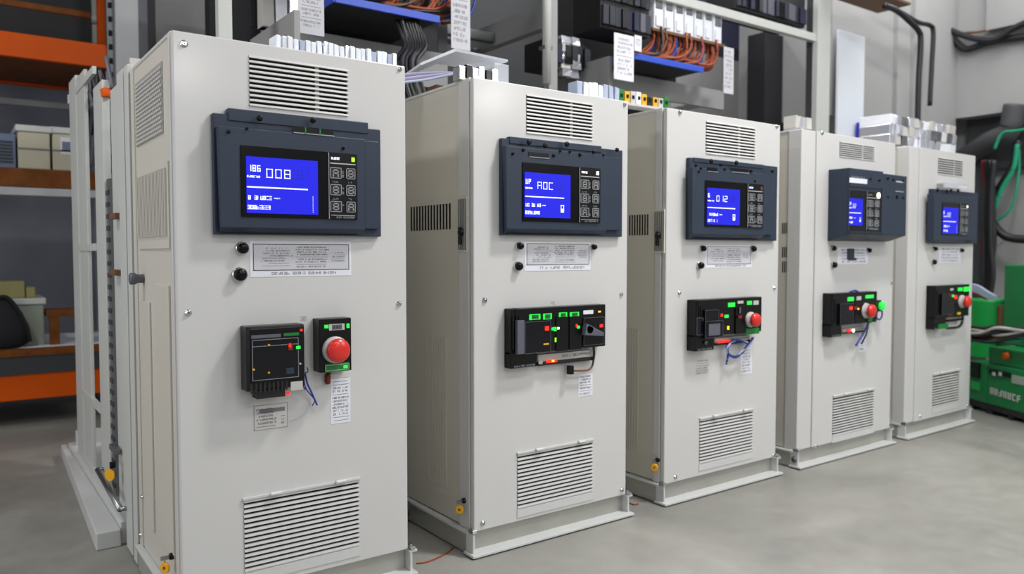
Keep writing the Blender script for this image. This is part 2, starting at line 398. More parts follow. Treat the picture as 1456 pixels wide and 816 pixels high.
def keytag(X, u, v, rpx, label):
    p = onX(u, v, X-.02); k = (p-CAM).length/FPX*rpx
    t = thing('key_tag', label, 'key tag', (X-.004, p.y, p.z-k))
    mb = MB(); mb.lathe((X-.004, p.y, p.z+k*1.75), (-1, 0, 0), [(-.0035, k*.62), (.006, k*.62), (.010, k*.5)], 'black_gloss', 16)
    mb.box(X-.040, X-.012, p.y-.002, p.y+.002, p.z+k*1.35, p.z+k*2.05, 'steel'); mb.build('key', t)
    mb = MB(); ring = [(X-.028, p.y+math.cos(a)*k*.25, p.z+k*1.15+math.sin(a)*k*.4) for a in [i*math.pi/8 for i in range(17)]]
    mb.tube(ring, .0012, 'steel', 6); mb.build('ring', t)
    mb = MB(); mb.lathe((X-.026, p.y, p.z), (-.8, -.6, 0), [(-.002, k*.9), (0, k), (.004, k), (.006, k*.85)], 'yellow', 24)
    mb.lathe((X-.0312, p.y-.0036, p.z), (-.8, -.6, 0), [(0, k*.3), (.0012, k*.28)], 'brown', 12)
    mb.build('tag', t)
    return t
XL = [.5888, 1.7003, 2.8011, 4.0319, 5.1972]; XR = [1.4002, 2.5438, 3.6860, 4.8864, 5.9814]
def cabinet(i, label, vt, nt, vb, nb, screws, post, xb=None):
    x0, x1 = XL[i], XR[i]; cx = xb or x0
    cab = thing('control_cabinet', label, 'control cabinet', (x0, 0, 0))
    # carcass
    mb = MB()
    mb.box(cx+.004, x1-.004, .034, DEP, BZ+.004, H-.010, 'cream_side_shade')
    mb.box(cx, x1, .030, DEP+.002, H-.012, H, 'cream')                       # cap
    mb.build('carcass', cab, .002)
    mb = MB()
    if xb: mb.box(cx-.002, x0-.004, .006, .09, BZ, H-.004, 'cream')
    else: mb.box(x0-.003, x0+.012, .030, post, BZ, H-.006, 'cream')
    mb.build('corner_post', cab, .004)
    mb = MB(); mb.box(cx-.002, cx+.006, DEP-.05, DEP, BZ, H-.006, 'cream_side_shade'); mb.build('corner_post', cab, .002)
    q1 = RQ(*vt); q2 = RQ(*vb)
    mb = MB(); holed(mb, x0, x1, BZ, H-.004, -.0, .026, [q1, q2], 'cream'); mb.build('door', cab, .004, weld=True)
    mb = MB(); mb.box(x0+.03, x1-.03, .027, .033, BZ+.03, H-.03, 'void'); mb.build('dark_backing', cab)  # dark sheet stands in for the unlit inside seen through the vents
    o = louvre(cab, q1, nt, .55 if i < 3 else .6, ribs=(.68,), dep=.007); louvre(cab, q2, nb, .50 if i < 3 else .6, dep=.005)
    # lifting clips on top edge of the lower grille
    mb = MB(); w = q2[1]-q2[0]
    mb.box(q2[0]-.006, q2[1]+.006, -.010, 0, q2[3]+.006, q2[3]+.013, 'cream')
    for k in (.25, .82):
        xx = q2[0]+w*k; mb.lathe((xx, -.014, q2[3]+.012), (1, 0, 0), [(-.018, .007), (.018, .007)], 'base_paint', 10)
    mb.build('grille_trim', cab)
    mb = MB(); mb.box(q2[0]-.004, q2[1]+.004, -.003, 0, q2[2]-.045, q2[2]-.010, 'base_paint'); mb.build('sill_strip', cab, .001)
    for (u, v, r) in screws:
        p = onY(u, v, -.004); screwhead(cab, (p.x, 0, p.z), r)
    # plinth: channel with flanges
    mb = MB()
    mb.box(cx-.004, x1+.004, .030, .042, .010, BZ-.008, 'galvanised')
    mb.box(cx-.025, x1+.025, -.034, .042, .006, .017, 'base_paint')
    mb.box(cx-.020, x1+.020, -.026, .042, 0, .006, 'void')
    mb.box(cx-.012, cx-.002, -.010, .042, .010, BZ-.006, 'base_paint')
    mb.box(x1+.004, x1+.014, -.010, .042, .010, BZ-.006, 'base_paint')
    mb.box(cx-.012, cx+.002, .042, DEP, .006, BZ-.010, 'galvanised')
    mb.box(cx-.020, cx+.01, .02, DEP, BZ-.012, BZ, 'base_paint')
    mb.box(x1-.002, x1+.012, .042, DEP, .0, BZ-.010, 'galvanised')
    mb.box(cx-.012, x1+.012, DEP-.012, DEP, 0, BZ-.008, 'galvanised')
    mb.box(x1+.0, x1+.034, -.012, .05, BZ-.012, BZ-.003, 'base_paint')
    mb.build('plinth', cab, .002)
    for xx in (cx-.006, x1+.014):
        mb = MB(); mb.box(xx-.010, xx+.010, -.014, .02, BZ-.002, BZ+.012, 'chrome'); mb.lathe((xx, 0, BZ+.011), (0, 0, 1), [(0, .006), (.007, .006)], 'chrome', 6, False)
        mb.build('clamp', cab, .001)
    for yy in (.05, .12):
        mb = MB(); mb.lathe((cx+yy*.6, .06, H), (0, 0, 1), [(-.001, .009), (.004, .009), (.006, .006)], 'steel', 10); mb.build('top_bolt', cab)
    return cab
def sidevent(cab, X, uL, vTL, vBL, uR, vTR, vBR, n, m='void'):
    a, b, c, d = onX(uL, vTL, X), onX(uL, vBL, X), onX(uR, vTR, X), onX(uR, vBR, X)
    z1 = (a.z+c.z)/2; z0 = (b.z+d.z)/2; y1, y0 = a.y, c.y; p = (y1-y0)/n; mb = MB()
    for k in range(n):
        y = y0+p*k
        if m == 'void': mb.box(X+.0030, X+.0046, y+p*.22, y+p*.74, z0, z1, 'void')
        else: mb.box(X+.0008, X+.0046, y+p*.1, y+p*.72, z0, z1, 'cream_side_shade'); mb.box(X+.0034, X+.0046, y+p*.72, y+p*.94, z0, z1, 'dull_steel')
    mb.build('side_vent', cab)
def latch(cab, X, u0, u1, v0, v1, vb):
    a = onX(u0, v0, X); b = onX(u1, v1, X); mb = MB()
    mb.box(X-.010, X-.001, b.y, a.y, b.z, a.z, 'cream_side_shade')
    n = 5; w = (a.y-b.y)/n
    for k in range(n): mb.box(X-.013, X-.009, b.y+w*k, b.y+w*(k+.5), b.z+.01, a.z-.01, 'dull_steel')
    o = mb.build('latch_plate', cab, .002)
    c = onX((u0+u1)/2, vb, X); mb = MB()
    mb.lathe((X-.010, c.y, c.z), (-1, 0, 0), [(0, .016), (.008, .016), (.014, .012)], 'black', 14)
    mb.box(X-.026, X-.012, c.y-.006, c.y+.006, c.z-.05, c.z+.02, 'black_matt'); mb.build('latch_handle', o, .001)

# ---- cabinet 1 (nearest)
c1 = cabinet(0, 'cream control cabinet nearest the camera, with a separate black box around its red stop button', (355, 81, 149, 494, 100, 164), 10, (348, 712, 811, 510, 684, 773), 14,
    [(262, 62, .009), (569, 98, .007), (268, 445, .008), (568, 432, .008)], .055)
display(c1, (304, 163, 335, 541.5, 182, 335), (324, 155, 170, 523, 173, 180), (311, 183, 324, 519, 194, 326), 541, (343, 208.7, 309, 508, 217, 311.6),
    (350.4, 222.4, 302.5, 452, 228.6, 305.5), 466.8, '008', '186',
    [(325, 187, .9), (351, 183, .7), (488, 211, .8), (369, 168, 1.5), (445, 171, 1.5)], [(415, 183, 474, 189, True)])
knob(c1, 345.5, 353, 7.5); knob(c1, 342, 390.5, 8.6)
paper(c1, RQ(355.3, 342.4, 394.3, 499, 343.7, 391.2), 0, 'name_plate', fr=RQ(359.6, 347, 385.5, 496, 347, 382.5), rows=8, seed=11)
# breaker
Yf = -.072
x0, x1, z0, z1 = RQ(351.8, 465, 556, 434.5, 461, 552, Yf)
mb = MB(); mb.box(x0, x1, Yf+.012, 0, z0, z1, 'black')
mb.hexa([(x0, Yf+.012, z0), (x1, Yf+.012, z0), (x1, Yf+.012, z1), (x0, Yf+.012, z1), (x0+.01, Yf, z0+.008), (x1-.004, Yf, z0+.008), (x1-.004, Yf, z1-.006), (x0+.01, Yf, z1-.006)], 'black')
br = mb.build('circuit_breaker', c1, .003)
q = RQ(357.7, 482, 541, 423.7, 481, 536, Yf); mb = MB(); mb.box(q[0], q[1], Yf-.006, Yf+.001, q[2], q[3], 'panel_black'); frame(mb, q[0], q[1], q[2], q[3], .0015, Yf-.006, 'key_line')
mb.box(q[0], q[1], Yf-.0068, Yf-.006, q[3]-.022, q[3]-.0205, 'key_line'); mb.build('breaker_face', br, .001)
mb = MB(); a = onY(357, 477, Yf); b = onY(399, 479, Yf); mb.box(a.x, b.x, Yf-.002, Yf, b.z, a.z, 'lever'); c = onY(425, 476.5, Yf); mb.box(b.x+.01, c.x, Yf-.002, Yf, b.z+.002, a.z+.001, 'plate_green'); mb.build('model_strip', br)
disc_light(br, 428, 469.3, 1.6, Yf, 'led_red'); disc_light(br, 412.4, 493, 0, Yf-.006, 'dark_red', 5, 9, 'flag'); disc_light(br, 412, 491, 0, Yf-.010, 'led_red', 2, 5)
disc_light(br, 423.7, 493.8, 0, Yf-.004, 'led_green', 4.5, 4)
for u, v in ((382, 490.6), (360.4, 525.6), (382, 529.7), (426.5, 517)): disc_light(br, u, v, 1.3, Yf-.006, 'yellow' if u < 420 else 'plate_grey', name='rivet')
disc_light(br, 412, 527, 0, Yf-.004, 'slate', 8, 8, 'catch')
lblplate(br, 413, 430, 543, 553.5, Yf, 'plate_grey')
mb = MB(); a = onY(356, 546, Yf); b = onY(412, 556, Yf)
for k in range(9): xx = a.x+(b.x-a.x)*k/9; mb.box(xx, xx+.006, Yf-.003, Yf, b.z+.006, a.z, 'black_matt')
mb.build('terminal_row', br)
mb = MB(); a = onY(364, 556, -.05); b = onY(404, 561, -.05); mb.box(a.x, b.x, -.06, -.01, b.z-.004, z0+.004, 'black_matt'); mb.build('lower_clip', br)
disc_light(br, 409, 558.8, 2.2, -.05, 'led_red')
mb = MB(); mb.tube(spline([onY(u, v, -.03) for u, v in ((434, 531), (437, 545), (443, 558), (451, 576))]), .0032, 'blue_wire'); mb.tube(spline([onY(u, v, -.028) for u, v in ((431, 533), (435, 552), (447, 568), (444, 577))]), .0022, 'blue_wire')
mb.tube(spline([onY(u, v, -.03) for u, v in ((432, 535), (430, 545), (434, 554))]), .002, 'blue_wire'); mb.tube(spline([onY(u, v, -.02) for u, v in ((434, 530), (438, 528), (436.5, 522))]), .002, 'dark_wire')
mb.build('blue_wires', br)
mb = MB(); mb.tube(spline([onY(u, v, -.006) for u, v in ((441, 560), (440, 578), (430, 592), (412, 599))]), .0007, 'pale_wire'); mb.build('thin_wire', br)
paper(c1, RQ(360.4, 560, 615, 411, 560, 606), 0, 'film_sketch', 'film', rows=1, seed=2, ink='ink_pale')
mb = MB(); q = RQ(361, 575, 613, 409, 574, 606); scrib(mb, q[0]+.005, q[0]+.075, q[2]+.004, q[3]-.01, -.0013, 'ink', 6, 21, .8); scrib(mb, q[0]+.09, q[1]-.01, q[2]+.01, q[2]+.045, -.0013, 'ink', 3, 22, .9); frame(mb, q[0], q[1], q[2], q[3], .0014, -.0012, 'ink_pale'); mb.build('sketch_ink', c1)
mb = MB(); q = RQ(425, 449, 457, 438, 449, 457); scrib(mb, q[0], q[1], q[2], q[3], 0, 'ink_pale', 4, 33, .7); mb.build('pencil_mark', c1)
# emergency stop box
Ye = -.058
x0, x1, z0, z1 = RQ(454.2, 453.5, 530, 499.7, 452, 526.4, Ye)
mb = MB(); mb.box(x0, x1, Ye, 0, z0, z1, 'black'); es = mb.build('emergency_stop_box', c1, .002)
lblplate(es, 461, 466.5, 462, 466.5, Ye, 'led_green', name='indicator_light'); lblplate(es, 492.5, 496.5, 460, 466, Ye, 'led_green', name='indicator_light'); lblplate(es, 467.5, 489.5, 461, 468.5, Ye, 'plate_grey', 'lever', seed=4)
lblplate(es, 462, 496, 517.5, 526.5, Ye, 'plate_green'); lblplate(es, 488, 494, 519.5, 523, Ye-.003, 'led_green', name='indicator_light')
mb = MB(); q_ = RQ(462, 518.5, 527.5, 496, 517, 525, Ye); frame(mb, q_[0], q_[1], q_[2], q_[3], .0018, Ye-.003, 'plate_grey'); mb.build('label_frame', es)
mushroom(es, 476, 497, 18.5, 484.4, 16.5, Ye, .042)
paper(c1, RQ(470, 538, 602.5, 498, 537, 600), 0, 'inspection_sticker', rows=13, seed=8, ink='ink')
mb = MB(); q = RQ(470, 531, 538, 496, 530, 536); mb.box(*q[:2], -.002, 0, *q[2:], 'film'); mb.build('tape', c1)
mb = MB(); a = onY(466, 539, -.012); mb.lathe((a.x, -.012, a.z-.018), (0, 0, 1), [(0, .006), (.006, .010), (.03, .010), (.036, .006)], 'dark_red', 12); mb.lathe((a.x+.004, -.012, a.z+.018), (0, 0, 1), [(0, .008), (.012, .008)], 'black', 10); mb.build('red_plug', c1)
# side details of cabinet 1
X = XL[0]
a, b = onX(192, 100, X), onX(229, 150, X); mb = MB(); zt, zb = 1.84, 1.62; y0, y1 = .15, .57
ny, nz = 17, 15
for j in range(nz):
    for k in range(ny):
        yy = y0+(y1-y0)*(k+(j % 2)*.5)/ny; zz = zb+(zt-zb)*j/nz
        mb.box(X-.004, X+.004, yy, yy+.017, zz, zz+.0095, 'plate_grey')
mb.box(X+.001, X+.005, y0, y1+.02, zb-.002, zt+.01, 'beam_grey'); mb.build('side_mesh', c1, .0015)
mb = MB(); zt, zb = 1.50, 1.28
for k in range(20): yy = .10+k*.0228; mb.box(X-.009, X-.001, yy, yy+.013, zb, zt, 'cream_side_shade'); mb.box(X-.0028, X-.0015, yy+.013, yy+.0228, zb, zt, 'dull_steel')
mb.box(X-.002, X+.005, .08, .575, zb-.04, zt+.02, 'cream_side_shade'); mb.build('side_vent', c1)
mb = MB(); p = onX(203, 396, X); mb.lathe((X+.003, p.y, p.z), (-1, 0, 0), [(0, .016), (.02, .016), (.03, .022), (.044, .022), (.048, .017)], 'lever', 18); mb.build('side_knob', c1)
mb = MB(); mb.box(X-.004, X+.005, .40, .56, .22, 1.05, 'cream_side_shade'); mb.build('side_rib', c1, .003)
mb = MB(); mb.box(X-.004, X+.005, .10, .30, .22, 1.12, 'cream_side_shade'); mb.build('side_rib', c1, .003)
p = onX(201, 760, X); screwhead(c1, (X, p.y, p.z), .009, ax=(-1, 0, 0)); p = onX(203, 706, X); screwhead(c1, (X, p.y, p.z), .006, ax=(-1, 0, 0))
mb = MB(); p = onX(196, 778, X); p2 = onX(222, 815, X); mb.tube([(X-.006, p.y, p.z), (X-.006, p2.y, p2.z)], .004, 'dull_steel'); mb.build('grounding_bar', c1)
keytag(XL[0], 238, 806, 7, 'yellow key tag hanging from the lock of the nearest cream cabinet')
# ---- cabinet 2
c2 = cabinet(1, 'second cream cabinet from the left, its black breaker panel with grey lever, no red button', (749, 135, 189, 842, 149, 198), 10, (736, 648, 721, 842, 627, 696), 13,
    [(689.8, 427, .009), (884, 418.4, .008), (888.7, 148.6, .007), (687, 744.4, .009), (884.5, 697, .009)], .107)
display(c2, (713.8, 200.4, 336, 885, 210, 335), (724, 195.3, 206, 854.7, 206.7, 214), (719.5, 212, 326.7, 863, 216.6, 327), 884.7, (743.2, 232, 315.3, 853.3, 238.4, 316.3),
    (746, 245, 309.2, 811, 248.5, 310), 823.5, 'A0C', 'UP',
    [(729, 218.5, .9), (858, 220, .9), (775, 207, 1.6), (752, 202, 1.7), (806, 205, 1.7), (787, 221, 1.1), (824.5, 220, 1.2), (844, 216, 1.3), (877, 213, 1.4), (744, 213, 1.2), (796, 215, .8), (810, 216, .8)],
    [(751, 219, 780, 221, False)], led='led_white', rm=True, seed=9)
knob(c2, 739.7, 349.7, 5); knob(c2, 737.9, 378.6, 6); knob(c2, 844.7, 351.2, 3.8)
paper(c2, RQ(745.3, 344.6, 385.6, 839.5, 345, 383.4), 0, 'name_plate', fr=RQ(748.5, 346.5, 376.8, 837.4, 346.5, 376), rows=8, seed=17)
def breaker_panel(cab, body, side_u, foot, fd=-.05, shelf=None):
    x0, x1, z0, z1 = RQ(*body, fd); xs = onY(side_u, 450, fd+.02).x
    mb = MB(); mb.box(x0, x1, fd, 0, z0, z1, 'black')
    mb.box(xs, x0+.03, fd+.004, 0, z0-.002, z1, 'black')
    f0, f1, g0, g1 = RQ(*foot, fd); mb.box(xs, f1, fd+.006, 0, g0, z0+.01, 'black')
    bp = mb.build('breaker_panel', cab, .003)
    if shelf:
        s0, s1, t0, t1 = RQ(*shelf, -.02); mb = MB(); mb.box(s0, s1, -.02, 0, t0, t1, 'plate_grey'); micro(mb, s0+(s1-s0)*.4, s1-.004, t1-(t1-t0)*.42, t1-(t1-t0)*.2, -.02, 'ink', 5)
        mb.box(s0, s1, -.026, 0, t0, t0+(t1-t0)*.35, 'dark_panel'); mb.build('wiring_shelf', bp, .001)
    mb = MB()   # fins on the left module
    w = (x0+.03-xs)
    for k in range(3): mb.box(xs+w*(.1+.3*k), xs+w*(.25+.3*k), fd-.004, fd+.01, z0+.02, z1-.03, 'panel_black')
    mb.build('side_fins', bp, .001)
    mb = MB(); micro(mb, xs+.02, f1-.01, g0+.004, g0+.012, fd+.006, 'key_line', 3); mb.build('foot_lettering', bp)
    return bp, (x0, x1, z0, z1)
bp, q = breaker_panel(c2, (733, 438, 505, 861, 433.5, 491), 722.9, (724, 505, 521, 764.6, 503, 525), -.05, (765, 505, 520, 842, 497, 512))
fd = -.05
def module(bp, u0, u1, v0, v1, fd, m='panel_black', d=.008, fr='lever', name='breaker_module'):
    a = onY(u0, v0, fd-d); b = onY(u1, v1, fd-d); mb = MB(); mb.box(a.x, b.x, fd-d, fd, b.z, a.z, m)
    if fr: frame(mb, a.x, b.x, b.z, a.z, .0016, fd-d, fr)
    return mb.build(name, bp, .001)
module(bp, 747, 783, 458, 500, fd, d=.012); module(bp, 736, 746, 456, 503, fd, 'lever', .018, None, 'grey_slider')
module(bp, 791, 808, 451, 498, fd, 'black', .004, 'panel_black'); module(bp, 810, 827, 450, 496, fd, 'black', .004, 'panel_black'); module(bp, 830, 859, 452, 489, fd, d=.006)
for u0, u1, v0, v1 in ((752.3, 767.8, 447, 454), (772, 784, 446, 453.5), (794.5, 805.8, 444.5, 451), (810, 822.7, 444, 450)): lblplate(bp, u0, u1, v0, v1, fd, 'led_green', 'plate_green')
lblplate(bp, 829, 843, 441.5, 446, fd, 'paper')
for u, v, m, w, h in ((777.3, 466.7, 'led_red', 5, 6), (785.5, 467.5, 'led_green', 3, 4), (789, 467.8, 'led_green', 3, 6), (793.5, 466.6, 'led_white', 2, 3), (789.5, 483, 'led_lime', 1.3, 6), (822, 465, 'led_green', 3.5, 4), (819.6, 463, 'led_red', 2, 4), (854.5, 463, 'led_red', 4, 4), (852, 443, 'led_yellow', 3, 2), (776, 489, 'yellow', 7, 2)):
    disc_light(bp, u, v, 0, fd-.012, m, w, h)
mb = MB(); a = onY(831, 470, fd-.03); b = onY(858, 476, fd-.03)       # grey lever
mb.hexa([(a.x, fd-.034, a.z-.020), (b.x, fd-.034, b.z-.006), (b.x, fd-.008, b.z-.006), (a.x, fd-.008, a.z-.020), (a.x+.012, fd-.034, a.z+.030), (b.x, fd-.034, b.z+.010), (b.x, fd-.008, b.z+.010), (a.x+.012, fd-.008, a.z+.030)], 'lever')
mb.lathe((a.x+.03, fd-.034, a.z+.004), (0, 1, 0), [(0, .018), (.034, .018)], 'lever', 16); mb.lathe((b.x-.002, fd-.02, b.z+.002), (1, 0, 0), [(0, .006), (.016, .006)], 'black', 10)
o = mb.build('lever_handle', bp, .003); o['label'] = 'grey lever handle'
disc_light(bp, 784, 513.5, 0, -.026, 'led_red', 14, 3.5); disc_light(bp, 786, 513, 0, -.030, 'led_yellow', 3, 3); disc_light(bp, 768, 515, 0, -.026, 'plate_grey', 5, 5, 'terminal')
mb = MB(); mb.tube(spline([onY(u, v, -.03) for u, v in ((843.5, 488), (844, 505), (842.5, 519), (836, 526), (822, 527), (814, 527))]), .0045, 'brown'); mb.tube(spline([onY(u, v, -.034) for u, v in ((844.5, 488), (845, 505), (843, 517))]), .004, 'dark_wire')
a = onY(811, 520.5, -.04); b = onY(816, 532, -.04); mb.box(a.x, b.x, -.04, -.015, b.z, a.z, 'black'); mb.build('cable_loop', bp)
paper(c2, RQ(822, 532, 563.5, 842.3, 531, 562), 0, 'inspection_sticker', rows=7, seed=5)
mb = MB(); q = RQ(781, 428, 437, 792, 428, 437); scrib(mb, q[0], q[1], q[2], q[3], 0, 'ink_pale', 4, 34, .7); mb.build('pencil_mark', c2)
X = XL[1]
sidevent(c2, X, 582, 294, 328, 640.6, 289.3, 326.4, 14); sidevent(c2, X, 602, 478, 682, 634, 479, 691, 9, 'rib')
latch(c2, X, 653.5, 666, 280, 359, 330)
keytag(X, 655.6, 723.7, 6.2, 'yellow key tag hanging on the second cream cabinet from the left')
mb = MB(); a = onX(661, 760, X); 
# ---- cabinet 3
c3 = cabinet(2, 'third cream cabinet from the left, twisted blue cable below its red stop button', (1004, 173.6, 217.6, 1073.5, 182, 225), 10, (994.6, 597.5, 656.7, 1069.6, 584, 640), 13,
    [(967.4, 159.7, .009), (1105, 180, .008), (966.6, 416.5, .008), (1101.6, 409.6, .008), (961, 678.8, .009), (1100, 648, .009)], .072)
display(c3, (980, 227, 340.4, 1105, 234, 342.5), (986, 224, 232, 1085, 234, 240), (984, 240, 333.5, 1088.5, 245, 334), 1104, (1002.7, 258, 322.5, 1084.8, 260.6, 324),
    (1005.6, 267, 319, 1051.7, 269.6, 320), 1063, '012', '6',
    [(993, 244, .9), (1011, 229, 1.7), (1024.5, 234, 1.4), (1047, 231.5, 1.8), (989, 235, 1.1), (1030, 240.5, 1.1), (1067.5, 243, 1.4), (1098, 243, 1.6), (1073, 257.5, .8), (996, 239.5, .9)],
    [(1005, 240, 1020, 241.5, False), (1039, 241, 1064, 243, False)], led='brown', rm=True, seed=14, Yr=-.055)
knob(c3, 1000, 353.3, 4); knob(c3, 996.5, 377.3, 4.8); knob(c3, 1071.5, 353.8, 4)
paper(c3, RQ(1003.5, 347.5, 380.8, 1068.8, 350, 380), 0, 'name_plate', fr=RQ(1004.8, 349.5, 375.5, 1067.4, 351, 375.5), rows=6, seed=23)
fd = -.06
bp, q = breaker_panel(c3, (992, 427, 481, 1083, 421.5, 469.5), 985.6, (989, 480, 499.4, 1016.6, 478, 498), fd, (1016.6, 482, 491.5, 1066, 476, 486))
module(bp, 1003, 1022, 441, 456, fd, d=.014); module(bp, 1003, 1028, 457, 479, fd, 'panel_black', .02); module(bp, 1008, 1024, 461, 476, fd-.02, 'lever', .004); module(bp, 991, 1000, 452, 476, fd, 'panel_black', .006)
module(bp, 1046.5, 1059, 432, 474, fd, 'black', .006, 'panel_black')
for u0, u1, v0, v1, m in ((1035, 1044.5, 430.5, 436, 'led_green'), (1048.5, 1056.5, 428, 434.5, 'plate_grey'), (1062, 1068.4, 428, 433, 'led_green'), (1070.8, 1078, 427.5, 433, 'plate_grey')): lblplate(bp, u0, u1, v0, v1, fd, m)
for u, v, m, w, h in ((1032.5, 449.6, 'led_green', 6, 4), (1025.8, 448, 'led_red', 2.5, 4), (1035, 466, 'led_yellow', 2.5, 5), (1051.7, 450.4, 'dark_red', 6, 4), (1051.7, 441, 'lever', 2, 8)): disc_light(bp, u, v, 0, fd-.01, m, w, h)
disc_light(bp, 1029, 485.5, 0, -.03, 'led_red', 20, 3); disc_light(bp, 1003.5, 487, 2.5, fd, 'lever', name='knurled_nut')
mushroom(bp, 1066.5, 454.2, 10.5, 1075, 9.4, fd, .045)
lblplate(bp, 1060.4, 1078.8, 467.5, 474, fd, 'plate_green', name='green_label')
mb = MB()
base = [(1062, 487), (1052, 484.5), (1043, 484), (1036, 490), (1034, 499), (1039, 506), (1047, 507), (1055, 501), (1063, 492), (1071, 480)]
for k in range(3):
    mb.tube(spline([onY(u+1.2*math.sin(j*2.1+k*2.1), v+1.3*math.cos(j*2.1+k*2.1), -.035-.006*math.sin(j*1.7+k*2)) for j, (u, v) in enumerate(base)]), .0042, ('blue_wire', 'pale_wire', 'blue_wire')[k])
mb.tube(spline([onY(u, v, -.035) for u, v in ((1033, 492), (1035, 505), (1032.6, 518))]), .0055, 'blue_wire'); mb.build('twisted_blue_cable', bp)
paper(c3, RQ(1053, 491, 532, 1069, 490, 530), 0, 'inspection_sticker', rows=9, seed=6, ink='ink_pale')
mb = MB(); q = RQ(989, 511, 533, 1008, 512, 531); scrib(mb, q[0], q[1], q[2], q[3], 0, 'ink_pale', 6, 44, .9); mb.build('pencil_mark', c3)
X = XL[2]
sidevent(c3, X, 893, 305, 334, 922, 305.5, 335, 8); sidevent(c3, X, 890, 467, 637, 908, 468, 641, 5, 'rib')
latch(c3, X, 931.5, 946, 298, 360, 335)
keytag(X, 931.7, 664, 5.2, 'yellow key tag hanging on the third cream cabinet from the left')
# ---- cabinet 4
c4 = cabinet(3, 'cream control cabinet fourth from the left, with a deep boxy slate display unit', (1194, 201.4, 222, 1243, 209.4, 228.5), 7, (1184, 564, 619, 1242, 556, 605), 14,
    [(1169.6, 189, .009), (1161, 634, .009), (1263, 608.6, .008), (1267.7, 402.4, .008)], .115, onY(1136, 400, .01).x)
Yd = -.13
x0 = onY(1177, 300, 0).x; z0, z1 = onY(1177, 342.7, 0).z, onY(1177, 241, 0).z
x1 = onY(1255, 300, Yd).x; x2 = onY(1289.6, 300, Yd).x
zf = onY(1202, 333, Yd).z
mb = MB(); mb.hexa([(x0, 0, z0), (x0, Yd, zf), (x1, Yd, zf), (x1, 0, z0), (x0, 0, z1), (x0, Yd, z1), (x1, Yd, z1), (x1, 0, z1)], 'slate')
du = mb.build('display_unit', c4, .004)
mb = MB(); mb.hexa([(x1+.004, 0, z0), (x1+.004, Yd+.004, zf), (x2, Yd+.004, zf), (x2, -.012, z0), (x1+.004, 0, z1-.01), (x1+.004, Yd+.004, z1-.01), (x2, Yd+.004, z1-.012), (x2, -.012, z1-.012)], 'slate')
mb.build('side_module', du, .004)
for (u, v, s) in ((1237.5, 254.5, 1), (1250, 256, 1.3)): m2 = MB(); holes_on(m2, [(u, v, s)], Yd, .007); m2.build('mounting_screw', du)
for (u, v, s) in ((1262, 253.5, 1.3), (1270, 255.5, 1), (1283, 257.5, 1), (1262.5, 280, 1), (1275, 280, 1.5), (1284, 281, 1.1)): m2 = MB(); holes_on(m2, [(u, v, s)], Yd+.004, .007); m2.build('mounting_screw', du)
mb = MB(); a = onY(1274, 271.5, Yd); b = onY(1285, 273, Yd); mb.box(a.x, b.x, Yd+.001, Yd+.004, b.z, a.z, 'paper'); a = onY(1275, 257, Yd); b = onY(1285, 260, Yd); mb.box(a.x, b.x, Yd+.001, Yd+.004, b.z, a.z, 'plate_grey'); mb.build('module_label', du)
q = RQ(1207.8, 253, 260, 1232.7, 254.4, 261, Yd); mb = MB(); mb.box(q[0], q[1], Yd-.002, Yd, q[2], q[3], 'paper'); micro(mb, q[0]+.02, q[1]-.02, q[3]-.002, q[3]+.012, Yd-.0, 'key_line', 9); mb.build('white_label', du)
q = RQ(1206.2, 265, 331, 1253.3, 266, 331, Yd); mb = MB(); frame(mb, q[0], q[1], q[2], q[3], .006, Yd, 'slate_dark', .004)
mb.build('recess_frame', du)
q = RQ(1206.6, 271.5, 329, 1252.3, 272, 328, Yd); mb = MB(); mb.box(q[0], q[1], Yd-.002, Yd, q[2], q[3], 'panel_black'); mb.build('bezel', du)
lcd(du, RQ(1207.4, 281.5, 320.5, 1226.5, 283, 320, Yd-.004), Yd-.002, '02', 'CP', True, seed=31)
keypad(du, RQ(1231.7, 273, 328, 1250.5, 273, 327, Yd-.003), Yd-.002, 'led_yellow', 41, True)
disc_light(du, 1249, 278, 3.4, Yd-.005, 'led_white', name='signal_lamp')
knob(c4, 1185.6, 353, 3.4); knob(c4, 1186.6, 376.7, 3.8); knob(c4, 1236, 356, 3)
paper(c4, RQ(1190.5, 352.6, 375.5, 1233.7, 351.6, 375), 0, 'name_plate', rows=5, seed=29, ink='ink_pale')
mb = MB(); q = RQ(1204, 353.5, 369, 1214, 353, 369, 0); mb.box(q[0], q[1], -.004, -.001, q[2], q[3], 'slate'); mb.box(q[0]+.01, q[1]+.02, -.006, -.001, q[2]-.004, q[2]+.01, 'slate_dark'); mb.build('printed_picture', c4)
fd = -.06
bp, q = breaker_panel(c4, (1184, 416.5, 463, 1247, 415, 458), 1178, (1180, 463, 479.5, 1198, 462, 479), fd, (1198, 467, 474, 1230, 466, 472))
module(bp, 1195, 1214, 432, 461, fd, d=.014); module(bp, 1216, 1228, 430, 459, fd, 'black', .006, 'panel_black')
for u0, u1, v0, v1, m in ((1205, 1213.3, 422.5, 427.7, 'led_green'), (1217.7, 1224, 421.5, 426.5, 'plate_grey'), (1230.5, 1241.6, 419.5, 423.6, 'led_green')): lblplate(bp, u0, u1, v0, v1, fd, m)
for u, v, m, w, h in ((1209.6, 438, 'led_red', 5, 4), (1216, 437.6, 'dark_red', 6, 4), (1220, 439, 'led_yellow', 2, 2)): disc_light(bp, u, v, 0, fd-.015, m, w, h)
disc_light(bp, 1206.7, 470, 0, -.025, 'led_red', 5, 4); disc_light(bp, 1213, 470, 0, -.025, 'led_white', 3, 4)
mushroom(bp, 1230, 441.5, 10, 1241, 8.6, fd, .052)
disc_light(bp, 1236.5, 453.5, 5, fd-.003, 'plate_green', name='green_label')
